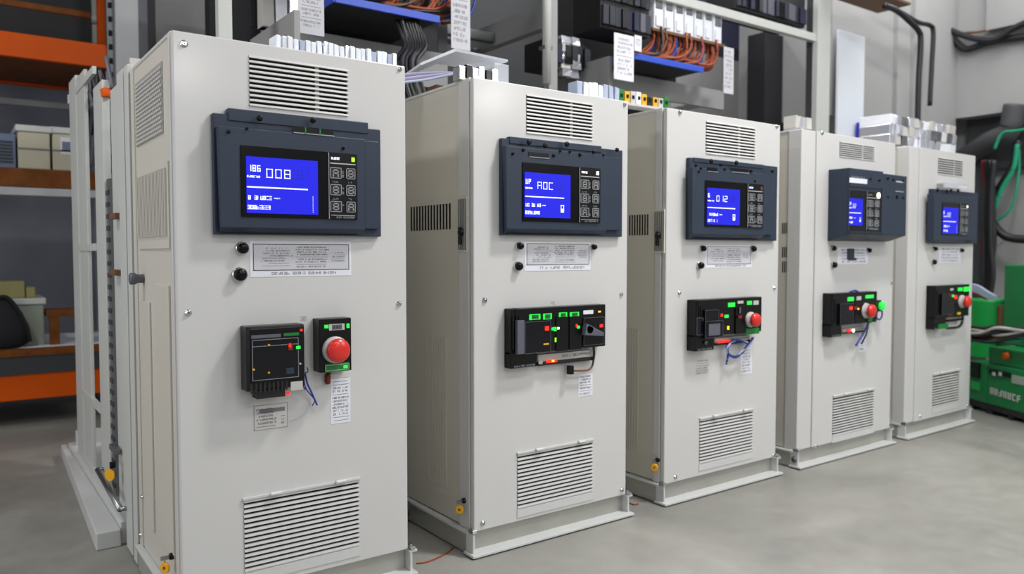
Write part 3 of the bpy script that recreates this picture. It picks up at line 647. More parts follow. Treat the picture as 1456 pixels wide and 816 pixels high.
p = onY(1252, 434.7, -.05); mb = MB(); mb.box(p.x-.05, p.x+.01, -.05, -.0, p.z-.035, p.z+.035, 'black'); mb.build('lamp_housing', bp, .003)
mb = MB(); mb.lathe((p.x, -.05, p.z), (0, -1, 0), [(0, .024), (.012, .028), (.022, .024), (.028, .012)], 'led_green', 20); mb.build('green_lamp', bp)
mb = MB(); mb.tube(spline([onY(u, v, -.03) for u, v in ((1247, 442), (1246.5, 452), (1251, 454), (1254, 449), (1254, 440))]), .005, 'blue_wire')
mb.tube(spline([onY(u, v, -.04) for u, v in ((1235, 458), (1229, 472), (1217, 491))]), .006, 'blue_wire'); mb.tube(spline([onY(u, v, -.03) for u, v in ((1235, 458), (1232, 474), (1225, 489))]), .005, 'dark_wire')
mb.tube(spline([onY(u, v, -.03) for u, v in ((1209, 415), (1216, 413), (1222, 416))]), .006, 'blue_wire')
mb.build('blue_wires', bp)
paper(c4, RQ(1221, 470, 500, 1231, 470, 499), 0, 'inspection_sticker', rows=6, seed=7, ink='ink_pale')
X = onY(1136, 400, .01).x
sidevent(c4, X, 1111, 319, 333, 1128, 314, 331, 7); sidevent(c4, X, 1111, 351, 366, 1124, 351, 366, 5); sidevent(c4, X, 1111, 371, 387, 1129, 372, 388, 6)
p = onX(1131, 655, X); screwhead(c4, (X-.012, p.y, .05), .014, ax=(-1, 0, 0), name='bolt', m='dull_steel')
# ---- cabinet 5
c5 = cabinet(4, 'cream control cabinet furthest to the right, beside the green machines', (1334, 223.7, 246, 1368.6, 230, 252), 7, (1326, 534, 580, 1364, 527, 568), 12,
    [(1309, 592, .009), (1375.7, 577, .009)], .085, onY(1289, 400, .01).x)
display(c5, (1324, 268.5, 346, 1390, 274, 346), (1336, 259.8, 267, 1369, 263, 269), (1328, 276, 341, 1377, 279, 342), 1391, (1340, 287.7, 334.6, 1376, 289, 334),
    (1341, 294.8, 332, 1362, 295.6, 332), 1366.5, '02', '6', [(1333, 270, 2.2), (1346, 272, 2), (1352, 271, 2), (1362, 271, 2)], [], led='led_white', rm=False, seed=51, clear=True, dim=True, Yr=-.07)
knob(c5, 1330, 353.8, 2.6); knob(c5, 1328.6, 372.6, 3.1); knob(c5, 1368, 356, 2.3)
paper(c5, RQ(1334.7, 350.6, 374, 1365.8, 351.4, 373.5), 0, 'name_plate', rows=5, seed=37, ink='ink_pale')
bp, q = breaker_panel(c5, (1330, 405.5, 454, 1378, 405, 448), 1324.8, (1328, 456, 469, 1346, 455, 467), fd, (1346, 448, 458, 1366, 447, 455))
module(bp, 1340, 1356, 418, 446, fd, d=.014)
for u0, u1, v0, v1, m in ((1351, 1355, 410, 412.8, 'plate_grey'), (1362, 1368, 409, 413.5, 'led_green'), (1370, 1378.5, 408, 414, 'led_green')): lblplate(bp, u0, u1, v0, v1, fd, m)
for u, v, m, w, h in ((1358.5, 422, 'led_red', 4, 4), (1354.5, 420.5, 'led_green', 3, 3), (1350, 419, 'dark_red', 3, 3)): disc_light(bp, u, v, 0, fd-.015, m, w, h)
disc_light(bp, 1350, 447, 0, fd, 'dark_red', 8, 4); disc_light(bp, 1363, 445.5, 0, fd, 'yellow', 6, 3)
mushroom(bp, 1367, 428.5, 8, 1375.8, 7, fd, .05)
mb = MB(); mb.tube(spline([onY(u, v, -.04) for u, v in ((1369, 445), (1368, 458), (1362, 465), (1346, 466.5))]), .009, 'dark_wire'); mb.build('cable_loop', bp)
mb = MB(); a = onY(1332, 461, -.05); b = onY(1345, 466, -.05); mb.box(a.x, b.x, -.065, -.02, b.z, a.z, 'plate_green'); mb.build('green_terminal', bp)
sidevent(c5, onY(1289, 400, .01).x, 1277, 314, 344, 1286, 314, 344, 3)

# ------------------------------------------------------------------ rear open cabinet seen past the left side
def yx(u, X=.589, v=300): return onX(u, v, X).y
rc = thing('open_cabinet', 'unfinished grey open-sided cabinet frame behind the nearest cream cabinet, its yellow tag low down', 'open cabinet', (.589, .70, 0))
mb = MB(); mb.box(.583, .60, yx(180.5), yx(172), .01, 1.945, 'frame_paint'); mb.box(.580, .60, yx(189), yx(183.5), .01, 1.94, 'frame_paint'); mb.box(.590, .60, yx(184), yx(180), .01, 1.93, 'void'); mb.build('door_edge', rc, .003)
mb = MB(); mb.box(.606, .618, yx(173), yx(154.5), .10, 1.93, 'frame_paint'); mb.build('side_panel', rc)
mb = MB(); mb.box(.584, .615, yx(150.5), yx(138), .08, 1.99, 'frame_paint'); mb.build('corner_post', rc, .003)
mb = MB(); mb.box(.588, .605, yx(124), yx(113), .08, 2.14, 'frame_paint'); mb.box(.583, .60, yx(113), yx(104), .08, 2.16, 'frame_paint'); mb.build('corner_post', rc, .003)
for z in (1.235, .46, 2.06, .10): mb = MB(); mb.box(.583, .600, yx(138), yx(113), z, z+.035, 'frame_paint'); mb.build('cross_rail', rc)
mb = MB(); mb.box(.592, .606, yx(154.5), yx(151), .14, 1.55, 'dull_steel')
for k in range(26): mb.box(.588, .594, yx(154)-.01, yx(152)+.02, .18+k*.052, .20+k*.052, 'dark_grey')
mb.build('hinge_strip', rc)
for v in (308, 388, 640): p = onX(157, v, .57); mb = MB(); mb.box(.575, .60, p.y-.07, p.y+.07, p.z-.010, p.z+.014, 'brown' if v < 600 else 'dull_steel'); mb.build('hinge', rc, .003)
mb = MB(); a, b = onX(139, 668, .56), onX(171, 724, .56); mb.tube([a, b], .013, 'steel'); mb.tube([a, a+Vector((.04, 0, 0))], .01, 'steel'); mb.tube([b, b+Vector((.04, 0, 0))], .01, 'steel'); mb.build('grab_bar', rc)
mb = MB(); mb.box(.57, 1.36, .98, 2.66, .0, .10, 'base_paint'); mb.hexa([(.475, .96, 0), (.57, .96, 0), (.57, 2.74, 0), (.54, 2.74, 0), (.475, .96, .075), (.57, .96, .075), (.57, 2.74, .075), (.54, 2.74, .075)], 'base_paint'); mb.build('plinth', rc, .006)
mb = MB(); mb.box(.60, 1.36, 2.55, 2.60, .1, .18, 'frame_paint'); mb.box(1.32, 1.36, 2.54, 2.58, .1, 2.14, 'frame_paint'); mb.box(1.32, 1.36, .72, .76, 0, 1.98, 'frame_paint'); mb.box(.60, 1.36, .72, .745, 1.93, 1.975, 'frame_paint'); mb.box(1.32, 1.36, .74, 2.56, 1.93, 1.97, 'frame_paint'); mb.box(.60, 1.36, 2.55, 2.58, 2.08, 2.13, 'frame_paint'); mb.build('rear_frame', rc)
mb = MB(); R2 = random.Random(3)
for k in range(9):
    y = 1.25+k*.09; mb.tube(spline([(.62, y, 1.95), (.60+.05*R2.random(), y+.1, 2.05+.1*R2.random()), (.66, y+.25, 2.0), (.64, y+.3, 1.85-.2*R2.random())]), .007, R2.choice(['dark_wire', 'dark_wire', 'pale_wire', 'lever']))
p = onX(151, 128, .60); mb.lathe((p.x, p.y, p.z-.03), (0, 0, 1), [(0, .02), (.03, .025), (.04, .01)], 'rack_orange', 12)
mb.build('loose_wiring', rc)
p = onX(162, 674, .57); t = thing('key_tag', 'yellow tag low on the open grey cabinet frame', 'key tag', (.57, p.y, p.z-.03))
mb = MB(); mb.lathe((.556, p.y, p.z), (-.8, -.6, 0), [(0, .026), (.006, .026)], 'yellow', 20); mb.build('tag', t)
mb = MB(); mb.lathe((.575, p.y, p.z+.04), (-1, 0, 0), [(0, .015), (.02, .015)], 'black', 12); mb.tube([(.56, p.y, p.z+.04), (.556, p.y, p.z+.01)], .003, 'steel'); mb.build('lock', t)
# ------------------------------------------------------------------ pallet rack on the left
RY = 3.8
rk = thing('pallet_rack', 'tall warehouse rack with orange beams and grey uprights at the far left', 'storage rack', (.3, RY, 0))
Xa, Xb = -1.6, 1.27
def band(v0, v1, u=50, Y=RY): return onY(u, v1, Y).z, onY(u, v0, Y).z
def rkbeam(z0, z1, m, name, y0=RY, y1=RY+.05, xb=Xb-.1): mb = MB(); mb.box(Xa, xb, y0, y1, z0, z1, m); return mb.build(name, rk, .004)
zt = band(50, 84)
rkbeam(zt[0], zt[1], 'rack_orange', 'beam'); rkbeam(zt[0], zt[1], 'rack_orange', 'beam', RY+1.05, RY+1.1, 1.75)
mb = MB(); mb.box(Xa, Xb-.1, RY+.05, RY+1.05, zt[0]+.02, zt[1]-.03, 'wood'); mb.build('deck', rk)
zm = band(240, 266)
mb = MB(); mb.box(Xa, Xb-.1, RY, RY+1.05, zm[0], zm[1], 'wood'); mb.build('deck', rk); rkbeam(zm[0]-.06, zm[0]-.005, 'rack_grey', 'beam')
zg = band(112, 122); rkbeam(zg[0], zg[1], 'rack_grey', 'beam', RY+.9, RY+.95)
zo = band(531, 567); rkbeam(zo[0], zo[1], 'rack_orange', 'beam'); rkbeam(zo[0], zo[1], 'rack_orange', 'beam', RY+1.05, RY+1.1)
zd = band(505, 531); mb = MB(); mb.box(Xa, Xb-.1, RY-.01, RY+1.05, zd[0], zd[1]-.0, 'dark_grey'); mb.build('beam', rk)
zw = (zd[1], zd[1]+.05); mb = MB(); mb.box(Xa, Xb-.1, RY-.02, RY+1.05, zw[0], zw[1], 'wood'); mb.build('deck', rk)
mb = MB(); mb.box(Xa, Xb-.2, RY+.05, RY+1, zw[1], zw[1]+.006, 'bluish_sheet'); mb.build('shelf_sheet', rk)
xu0, xu1 = onY(164, 50, RY-.05).x, onY(197, 50, RY-.05).x
mb = MB(); mb.box(xu0, xu1, RY-.06, RY+.06, 0, 4.2, 'rack_grey'); mb.build('upright', rk, .006)
mb = MB(); mb.box(xu0-.05, xu0, RY-.02, RY+.05, 0, 4.2, 'dull_steel')
for k in range(40): mb.box(xu0-.04, xu0-.015, RY-.025, RY-.01, .2+k*.1, .24+k*.1, 'void')
mb.build('perforated_rail', rk)
mb = MB(); mb.box(xu0, xu1, RY+1.0, RY+1.1, 0, 4.2, 'rack_grey'); mb.build('upright', rk)
a, b = onY(-40, 5, RY+.4), onY(148, 30, RY+.4); mb = MB(); mb.tube([a, b], .035, 'rack_grey'); mb.build('brace', rk)
a = onY(146, 20, RY+.2); mb = MB(); mb.box(a.x-.04, a.x+.04, RY+.15, RY+.22, zt[1]-.02, zt[1]+.5, 'rack_orange'); mb.build('beam_stop', rk)
mb = MB(); mb.box(-.5, .95, RY+.3, RY+1, zt[1]-.025, zt[1]+.8, 'dark_panel'); mb.box(-.5, .95, RY+.29, RY+.31, zt[1]+.25, zt[1]+.3, 'wood'); o = mb.build('crate', None, .01); tag(o, 'dark brown crate on the top orange beams of the rack', 'crate')
def crate(name, label, cat, u0, u1, vt, vb, Y, m, lid=None, depth=.5, extra=None, zb=None, group=None):
    a, b = onY(u0, vt, Y), onY(u1, vb, Y); z0 = zb if zb is not None else b.z
    t = thing(name, label, cat, ((a.x+b.x)/2, Y, z0), group)
    mb = MB(); mb.box(a.x, b.x, Y, Y+depth, z0, a.z, m); o = mb.build('body', t, .008)
    if lid: mb = MB(); mb.box(a.x-.015, b.x+.015, Y-.015, Y+depth+.015, a.z, a.z+.045, lid); mb.build('lid', t, .008)
    if extra: extra(o, a, b, z0, Y)
    return t
def ex1(o, a, b, z0, Y): mb = MB(); zz = z0+(a.z-z0)*.52; mb.box(a.x, b.x, Y-.004, Y, zz, zz+.012, 'dull_steel'); mb.build('seam_strip', o)
def ex2(o, a, b, z0, Y): mb = MB(); mb.box(a.x+.05, a.x+.14, Y-.004, Y, z0+.12, z0+.24, 'paper'); mb.box(a.x+.06, a.x+.12, Y-.006, Y-.003, z0+.15, z0+.21, 'blue_grey'); mb.build('label', o); ex1(o, a, b, z0, Y)
crate('storage_box', 'wide cream box on the middle rack shelf, left of the labelled box', 'box', 25, 72, 186, 237, RY+.05, 'carton', 'lid', .5, ex1, zm[1])
crate('storage_box', 'cream box with a small blue and white label on the middle rack shelf', 'box', 74, 106, 189, 237, RY+.06, 'carton', 'lid', .5, ex2, zm[1])
def ex3(o, a, b, z0, Y):
    mb = MB()
    for k in range(7): zz = z0+.04+(a.z-z0-.08)*k/7; mb.box(a.x+.02, b.x-.02, Y-.008, Y, zz, zz+.012, 'dark_grey')
    mb.build('louvre', o)
crate('vented_unit', 'grey louvred unit at the left end of the middle rack shelf', 'vented unit', -40, 23, 186, 225, RY+.08, 'blue_grey', None, .5, ex3, zm[1])
crate('storage_crate', 'grey-green lidded crate on the lowest rack shelf', 'crate', 12, 64, 434, 492, RY+.15, 'crate_green', 'lid', .5, None, zw[1]+.006)
g = crate('carton', 'olive cardboard box on top of the grey-green crate', 'box', -12, 36, 402, 425, RY+.2, 'carton_olive', None, .3, None, None)
zcr = onY(12, 434, RY+.15).z+.045
def move_z(t, z):
    d = z-t.location.z; t.location.z += d
move_z(g, zcr)
g = crate('carton', 'small olive box beside the larger olive box on the crate lid', 'box', 37, 51, 410, 425, RY+.2, 'carton_olive', None, .2, None, None); move_z(g, zcr)
# black bag
a = onY(0, 425, RY-.0); bagc = Vector((onY(4, 460, RY+.06).x, RY+.07, zw[1]+.006))
mb = MB(); mb.lathe(bagc, (0, 0, 1), [(0, .10), (.03, .15), (.12, .16), (.24, .12), (.33, .06), (.36, .02)], 'fabric_black', 20)
bag = mb.build('bag'); bag.scale = (1.0, .55, 1); tag(bag, 'slumped black fabric bag on the lowest rack shelf', 'bag')
mb = MB(); mb.tube(spline([bagc+Vector((-.1, -.05, .3)), bagc+Vector((.02, -.09, .36)), bagc+Vector((.12, -.08, .2)), bagc+Vector((.16, -.06, .04))]), .012, 'fabric_black'); mb.build('strap', bag)
# wooden stool-like frame
wf = thing('wooden_frame', 'small brown wooden frame on the lowest rack shelf, right of the crate', 'wooden frame', (onY(85, 480, RY+.1).x, RY+.1, zw[1]+.006))
a, b = onY(66, 441, RY+.1), onY(108, 449, RY+.1); zz = zw[1]+.006
mb = MB(); mb.box(a.x, b.x+.1, RY+.1, RY+.3, b.z, a.z, 'wood'); mb.build('top_board', wf, .003)
for (xx) in (a.x+.02, b.x+.04):
    mb = MB(); mb.box(xx, xx+.06, RY+.1, RY+.16, zz, b.z, 'wood'); mb.build('leg', wf, .002)
# column / partition pieces behind
def slab(name, label, cat, u0, u1, Y, z0, z1, m, depth=.3, bevel=.006, v=100, parts=None):
    a, b = onY(u0, v, Y), onY(u1, v, Y); mb = MB(); mb.box(a.x, b.x, Y, Y+depth, z0, z1, m); o = mb.build(name, None, bevel); tag(o, label, cat); return o
slab('white_board', 'tall white board standing behind the orange rack upright', 'board', 199, 219, 5.1, 0, 3.6, 'bluish_sheet', .03)
slab('tall_locker', 'tall plain grey locker behind the nearest cream cabinet', 'locker', 222, 298, 4.5, 0, 4.3, 'beam_grey', .3)
slab('dark_gap_slab', 'near-black slab painted as the dark gap between grey locker and pale post', 'locker', 299, 372, 3.1, 0, 3.4, 'dark_panel', .12)  # shaded gap painted as a near-black slab
# ------------------------------------------------------------------ open wiring frame behind the row
wf = thing('wiring_frame', 'open steel frame carrying wiring high behind the row of cream cabinets', 'steel frame', (3.0, 1.1, 0))
def post(u0, u1, Y, z0, z1, m='frame_paint', name='post', par=None, d=.05):
    a, b = onY(u0, 60, Y), onY(u1, 60, Y); mb = MB(); mb.box(a.x, b.x, Y, Y+d, z0, z1, m); return mb.build(name, par or wf, .004)
post(311, 331, 1.12, 0, 3.6); post(781, 793, 1.10, 0, 3.6, 'beam_grey'); post(1163, 1181, 1.10, 0, 3.7)
o = post(1154, 1162, 1.16, 0, 3.7, 'dark_grey')
a = onY(773, 60, 1.08); mb = MB(); mb.tube([(a.x, 1.05, 2.22), (a.x, 1.05, 3.4)], .026, 'frame_paint', 12); mb.box(a.x-.03, a.x+.03, 1.03, 1.09, 2.42, 2.44, 'dull_steel'); mb.build('pipe', wf)
mb = MB(); mb.box(onY(331, 50, 1.12).x, 5.75, 1.12, 1.17, 2.925, 2.985, 'frame_paint'); mb.build('top_rail', wf, .003)
mb = MB(); mb.box(1.36, 5.75, 1.13, 1.17, 2.0, 2.04, 'beam_grey'); mb.build('lower_rail', wf)
mb = MB()
for k in range(26): mb.box(onY(1155, 60, 1.16).x+.01, onY(1161, 60, 1.16).x, 1.15, 1.165, 2.1+k*.05, 2.125+k*.05, 'frame_paint')
mb.build('slot_strip', wf)
for (p, q_) in (((2.2, 1.9, 2.25), (2.98, 1.9, 2.6)), ((2.2, 1.85, 2.75), (2.98, 1.85, 2.55))):
    mb = MB(); mb.tube([p, q_], .022, 'dull_steel'); mb.build('brace', wf)
mb = MB(); mb.box(2.55, 2.62, 1.7, 1.75, 0, 3.4, 'dark_grey'); mb.build('post', wf)
mb = MB(); mb.box(2.1, 3.0, 1.72, 1.77, 2.62, 2.68, 'dull_steel'); mb.build('cross_rail', wf)
mb = MB(); mb.box(3.0, 3.06, 1.15, 3.0, 2.6, 2.75, 'beam_grey'); mb.build('cross_rail', wf)
def wiring_unit(x0, x1, zt, label, seedn, term=True):
    """open fronted tray unit: blue lipped shelf, terminal blocks and orange wires"""
    Y0, Y1 = 1.10, 1.62
    t = thing('cable_tray', label, 'cable tray', (x0, Y0, zt))
    mb = MB(); mb.box(x0, x1, Y0, Y1, zt, zt+.012, 'dark_panel'); mb.build('tray_floor', t)
    mb = MB(); mb.box(x0, x1, Y0-.012, Y0+.0, zt-.012, zt+.028, 'tray_blue'); mb.box(x0-.012, x0, Y0-.01, Y1, zt-.012, zt+.04, 'tray_blue'); mb.build('blue_lip', t, .003)
    mb = MB(); mb.box(x0-.25, x1+.3, Y1, Y1+.02, zt-.05, zt+.62, 'dark_panel'); mb.build('back_plate', t)
    r = random.Random(seedn)
    xb0, xb1 = x0+.25, x1+.28
    if term:
        n = 7; w = (xb1-xb0)/n
        for k in range(n):
            xx = xb0+w*k; mb = MB(); mb.box(xx+.006, xx+w-.006, Y0+.06, Y0+.14, zt+.245, zt+.45, 'white_plastic'); mb.box(xx+.02, xx+w-.02, Y0+.052, Y0+.062, zt+.36+r.random()*.03, zt+.43, 'dull_steel'); mb.box(xx+.015, xx+w*.6, Y0+.048, Y0+.062, zt+.26, zt+.33, 'paper'); mb.build('terminal_block', t, .004)
        mb = MB(); mb.box(xb0-.02, xb1+.02, Y0+.05, Y0+.16, zt+.225, zt+.243, 'brown'); mb.build('terminal_rail', t)
    mb = MB()
    for k in range(64):
        xs = xb0+(xb1-xb0)*r.random(); m = r.choice(['orange_wire']*9+['blue_wire', 'dark_wire', 'dark_wire', 'brown']); y = Y0+.03+.12*r.random(); dx = .10+.3*r.random()
        xe = max(x0+.01, xs-dx)
        mb.tube(spline([(xs, y+.02, zt+.26), (xs-.01, y, zt+.16), (xs-dx*.35, y-.01, zt+.07), (xe, y, zt+.03+.03*r.random())], 5), .0085, m, 6)
    for k in range(14):
        y = Y0+.02+.2*r.random(); z = zt+.02+.04*r.random(); mb.tube([(x0+.05, y, z), (x1, y+.02*r.random(), z+.01)], .009, 'orange_wire', 6)
    o = mb.build('orange_wires', t); o['kind'] = 'stuff'
    return t
t2 = wiring_unit(3.66, 4.34, 2.495, 'right-hand high cable tray with blue lip, orange wires and white terminal blocks', 5)
t1 = wiring_unit(1.60, 2.20, 2.475, 'left-hand high cable tray with blue lip, above the gap between the first two cabinets', 8)
# dark relay blocks beside the trays
def relay(x0, x1, z0, z1, label, seedn, y=1.12):
    t = thing('relay_block', label, 'relay block', (x0, y, z0)); r = random.Random(seedn)
    mb = MB(); mb.box(x0, x1, y+.03, y+.3, z0, z1, 'black_matt'); b = mb.build('body', t, .006)
    n = max(3, int((x1-x0)/.05)); w = (x1-x0)/n
    for row in range(max(1, int((z1-z0)/.16))):
        mb = MB()
        for k in range(n):
            zz = z0+.02+row*.16; mb.box(x0+w*k+.004, x0+w*(k+1)-.004, y+.0+.02*r.random(), y+.05, zz, zz+.12, r.choice(['black', 'navy', 'slate_dark', 'navy', 'slate_dark', 'lever']))
        mb.build('relay_row', t, .002)
relay(3.42, 3.86, 2.66, 3.1, 'black relay block left of the white terminal blocks', 3)
relay(3.15, 3.48, 2.42, 2.60, 'dark relays on the grey panel beside the hanging grey sheet', 4, 1.3)
relay(1.28, 1.62, 2.62, 2.86, 'dark relay block at the left end of the first tray', 6)
relay(4.75, 5.62, 3.02, 3.3, 'long dark relay row on top of the right rail', 9)
# side panels
def sidepanel(X, y0, y1, z0, z1, label):
    mb = MB(); mb.box(X, X+.03, y0, y1, z0, z1, 'beam_grey'); o = mb.build('side_panel', None, .003); tag(o, label, 'panel')
sidepanel(1.34, .96, 1.60, 1.96, 2.35, 'grey panel end-on above the nearest cream cabinet')
sidepanel(3.44, 1.09, 1.66, 2.28, 2.47, 'grey panel end-on behind the hanging striped grey sheet')
def crosspanel(x0, x1, Y, z0, z1, label, m='beam_grey'):
    mb = MB(); mb.box(x0, x1, Y, Y+.03, z0, z1, m); o = mb.build('cross_panel', None, .003); tag(o, label, 'panel')
crosspanel(1.45, 2.45, 1.42, 2.19, 2.40, 'long grey cross panel below the left cable tray')
crosspanel(3.50, 4.97, 1.42, 2.34, 2.485, 'grey cross panel below the right cable tray')
slab('dark_backdrop', 'dark grey slab painted as the dim space behind the second cream cabinet', 'cabinet', 636, 800, 2.7, 0, 3.4, 'dark_grey', .5)  # dark slab coloured as the dim depth behind the row
slab('dark_backdrop', 'dark slab painted as the unlit space behind the left cable tray', 'cabinet', 425, 632, 2.6, 0, 3.5, 'dark_panel', .5)  # unlit background put into a near-black slab
slab('switch_panel', 'plain grey panel behind the pale pipe and the right cable tray', 'panel', 790, 1088, 3.6, 0, 3.9, 'wall_grey', .1)
slab('dark_void', 'dark slab painted as the unlit void above the right cable tray', 'panel', 820, 1160, 2.4, 3.22, 3.9, 'navy', .3)  # navy slab in place of the unlit void overhead
slab('black_column', 'tall black column behind the third cream cabinet', 'column', 1088, 1118, 1.9, 0, 3.25, 'dark_panel', .2)
slab('blue_grey_locker', 'narrow blue-grey locker beside the black column', 'locker', 1118.5, 1134, 2.12, 0, 2.88, 'blue_grey', .3)
slab('pale_locker', 'narrow pale locker behind the perforated post', 'locker', 1134.5, 1157, 2.12, 0, 2.93, 'plate_grey', .3)
# cable bundle to cabinet 1
mb = MB(); r = random.Random(2)
for k in range(9):
    x = 1.9+.014*k; a = onY(570+k*3.6, 26, 1.1); b = onY(568+k*3.4, 92, .9); mb.tube(spline([(a.x, 1.12+.03*r.random(), a.z), (a.x+.01, 1.08, (a.z+b.z)/2), (b.x, .9+.05*r.random(), b.z), (b.x, .78, b.z-.25)]), .013, 'dark_wire', 8)
o = mb.build('cable_bundle'); tag(o, 'black cable bundle dropping from the left cable tray', 'cable bundle')
# foil-wrapped stack
def foilpack(x0, x1, y0, y1, z0, z1, label, nx, nz, seedn, name='foil_wrapped_pack', cat='wrapped pack', ms=('foil', 'white_plastic', 'foil', 'plate_grey')):
    r = random.Random(seedn); t = thing(name, label, cat, ((x0+x1)/2, (y0+y1)/2, z0)); w = (x1-x0)/nx; h = (z1-z0)/nz
    for j in range(nz):
        mb = MB()
        for i in range(nx):
            j0 = lambda: r.uniform(-.12, .12)*w
            a, b = x0+w*i, x0+w*(i+1); c, d = z0+h*j, z0+h*(j+1)-(.0 if j < nz-1 else r.random()*h*.15); f = y0+r.uniform(0, .3)*w
            mb.hexa([(a, f, c), (b-.12*w, f+j0(), c), (b-.12*w, y1, c), (a, y1, c), (a-j0(), f+j0(), d), (b-.12*w+j0(), f, d-h*.08*r.random()), (b-.12*w, y1, d), (a, y1, d)], r.choice(ms))
        mb.box(x0, x1, y0+w*.5, y1, z0+h*j, z0+h*j+h*.12, 'plate_grey')
        mb.build('row', t, .003)
    return t
foilpack(1.38, 1.66, 1.5, 1.6, 2.41, 2.85, 'upright silver foil pack above the grey end panel', 4, 1, 3)
a = onY(392, 50, .05)
foilpack(a.x, 1.395, .045, .12, H, onY(392, 47, .05).z, 'long row of shiny white terminal fins on top of the nearest cabinet', 22, 1, 12, 'terminal_strip', 'terminal strip', ('white_plastic', 'foil', 'white_plastic', 'bluish_sheet', 'pale_wire'))
a = onY(822, 112, .05); foilpack(a.x, 2.535, .045, .12, H, a.z, 'short row of white fins on top of the second cream cabinet', 8, 1, 5, 'terminal_strip', 'terminal strip', ('white_plastic', 'pale_wire', 'bluish_sheet'))
foilpack(3.24, 3.40, 1.30, 1.36, 2.36, 2.62, 'striped silver grid block left of the hanging grey sheet', 2, 5, 7)
a, b = onY(1270, 160, .3), onY(1364, 170, .3)
foilpack(a.x, b.x, .30, .55, H, onY(1270, 160, .3).z+.0, 'stack of foil-wrapped boxes on the far right cream cabinet', 12, 4, 15, ms=('foil', 'foil', 'plate_grey', 'dull_steel', 'white_plastic', 'foil'))
a = onY(1134, 162, .3); b = onY(1156, 160, .3); foilpack(a.x, b.x, .3, .4, H, a.z, 'small foil-wrapped pack beside the perforated post', 3, 2, 19)
# clutter on cabinet 2
t = thing('wrapped_box', 'clear-wrapped white box and folded film on top of the second cream cabinet', 'wrapped box', (1.95, .25, H))
a, b = onY(655, 90, .12), onY(724, 95, .2)
mb = MB(); mb.box(onY(703, 90, .2).x, b.x, .2, .34, H, onY(724, 92, .2).z, 'clear_film'); mb.box(onY(640, 90, .3).x, b.x-.08, .35, .45, H, H+.03, 'black'); mb.build('box_body', t, .006)
mb = MB(); p0, p1, p2 = onY(598, 93, .5), onY(648, 73, .4), onY(722, 88, .2)
mb.hexa([p0, p0+Vector((.05, .25, 0)), p1+Vector((.05, .25, -.0)), p1, p0+Vector((0, 0, .012)), p0+Vector((.05, .25, .012)), p1+Vector((.05, .25, .014)), p1+Vector((0, 0, .014))], 'white_plastic')
mb.hexa([p1, p1+Vector((.05, .25, 0)), p2+Vector((.0, .22, 0)), p2, p1+Vector((0, 0, .012)), p1+Vector((.05, .25, .012)), p2+Vector((0, .22, .010)), p2+Vector((0, 0, .010))], 'white_plastic'); mb.build('film_sheet', t)
for k, (u, m) in enumerate(((653, 'chrome'), (663, 'black_gloss'), (672, 'foil'), (681, 'chrome'), (691, 'black_gloss'), (700, 'foil'))):
    a = onY(u, 90, .08); mb = MB(); mb.box(a.x, a.x+.03, .08, .13, H, H+.055+.01*(k % 2), m); mb.build('connector', t, .003)
mb = MB()
for k in range(5): mb.tube(spline([(1.40, .45+k*.03, H-.03+.02*k), (1.55, .42+k*.03, H+.02+.012*k), (1.72, .40+k*.02, H+.06+.01*k), (1.86, .36, H+.10)]), .006, 'purple' if k % 2 else 'pale_wire')
mb.build('loose_wires', t)
mb = MB(); a = onY(598, 98, .45); b = onY(636, 105, .45); mb.box(a.x+.06, b.x, .42, .5, H-.0, H+.05, 'brown'); mb.box(b.x, b.x+.05, .40, .45, H, H+.045, 'plate_green'); mb.build('brown_block', t, .004)
# coloured connectors on cabinet 3
t = thing('connector_row', 'row of yellow, white and dark connectors behind the top of the third cabinet', 'connector row', (2.9, .5, H))
a, b = onY(872, 128, .5), onY(952, 145, .5); n = 10; w = (b.x-a.x)/n; r = random.Random(4)
zs = H+.115
for k in range(n):
    mb = MB(); mm = ['white_plastic', 'plate_green', 'yellow', 'plate_grey', 'white_plastic', 'yellow', 'dark_panel', 'yellow', 'plate_grey', 'plate_green'][k]
    mb.box(a.x+w*k, a.x+w*(k+.85), .5, .58, zs, zs+.075-.02*r.random(), mm); mb.box(a.x+w*(k+.2), a.x+w*(k+.6), .495, .5, zs+.03, zs+.05, 'black'); mb.build('connector', t, .003)
mb = MB(); mb.box(a.x-.05, b.x, .47, .62, zs-.012, zs, 'plate_grey'); mb.box(a.x, b.x-.02, .56, .60, H, zs-.012, 'black'); mb.build('mounting_plate', t)
# hanging paper sheets
def sheet(u0, u1, v0, v1, Y, label, m='paper_grey', seedn=1, tilt=0):
    a, b = onY(u0, v0, Y), onY(u1, v0, Y); zb = onY(u0, v1, Y).z; zt_ = max(a.z, zb+.1); mb = MB()
    mb.box(a.x, b.x, Y-.003, Y, zb, zt_, m); w = b.x-a.x
    scrib(mb, a.x+w*.1, b.x-w*.08, zb+.03, zt_-.02, Y-.003, 'ink_pale', 9, seedn, .9); o = mb.build('hanging_sheet'); tag(o, label, 'paper sheet'); return o
sheet(423, 460, -20, 46, 1.0, 'printed sheet hanging at the left end of the left cable tray', seedn=2)
sheet(641, 668, -20, 68, 1.05, 'long printed sheet hanging at the right end of the left cable tray', seedn=3)
sheet(873, 901, 46, 112, 1.04, 'bluish printed sheet hanging left of the right cable tray', 'paper', 4)
sheet(902, 912, 50, 72, 1.06, 'small printed label just right of the bluish hanging sheet', 'paper', 5)
sheet(1029, 1043, 66, 132, 1.06, 'narrow printed sheet hanging at the right end of the right cable tray', seedn=6)
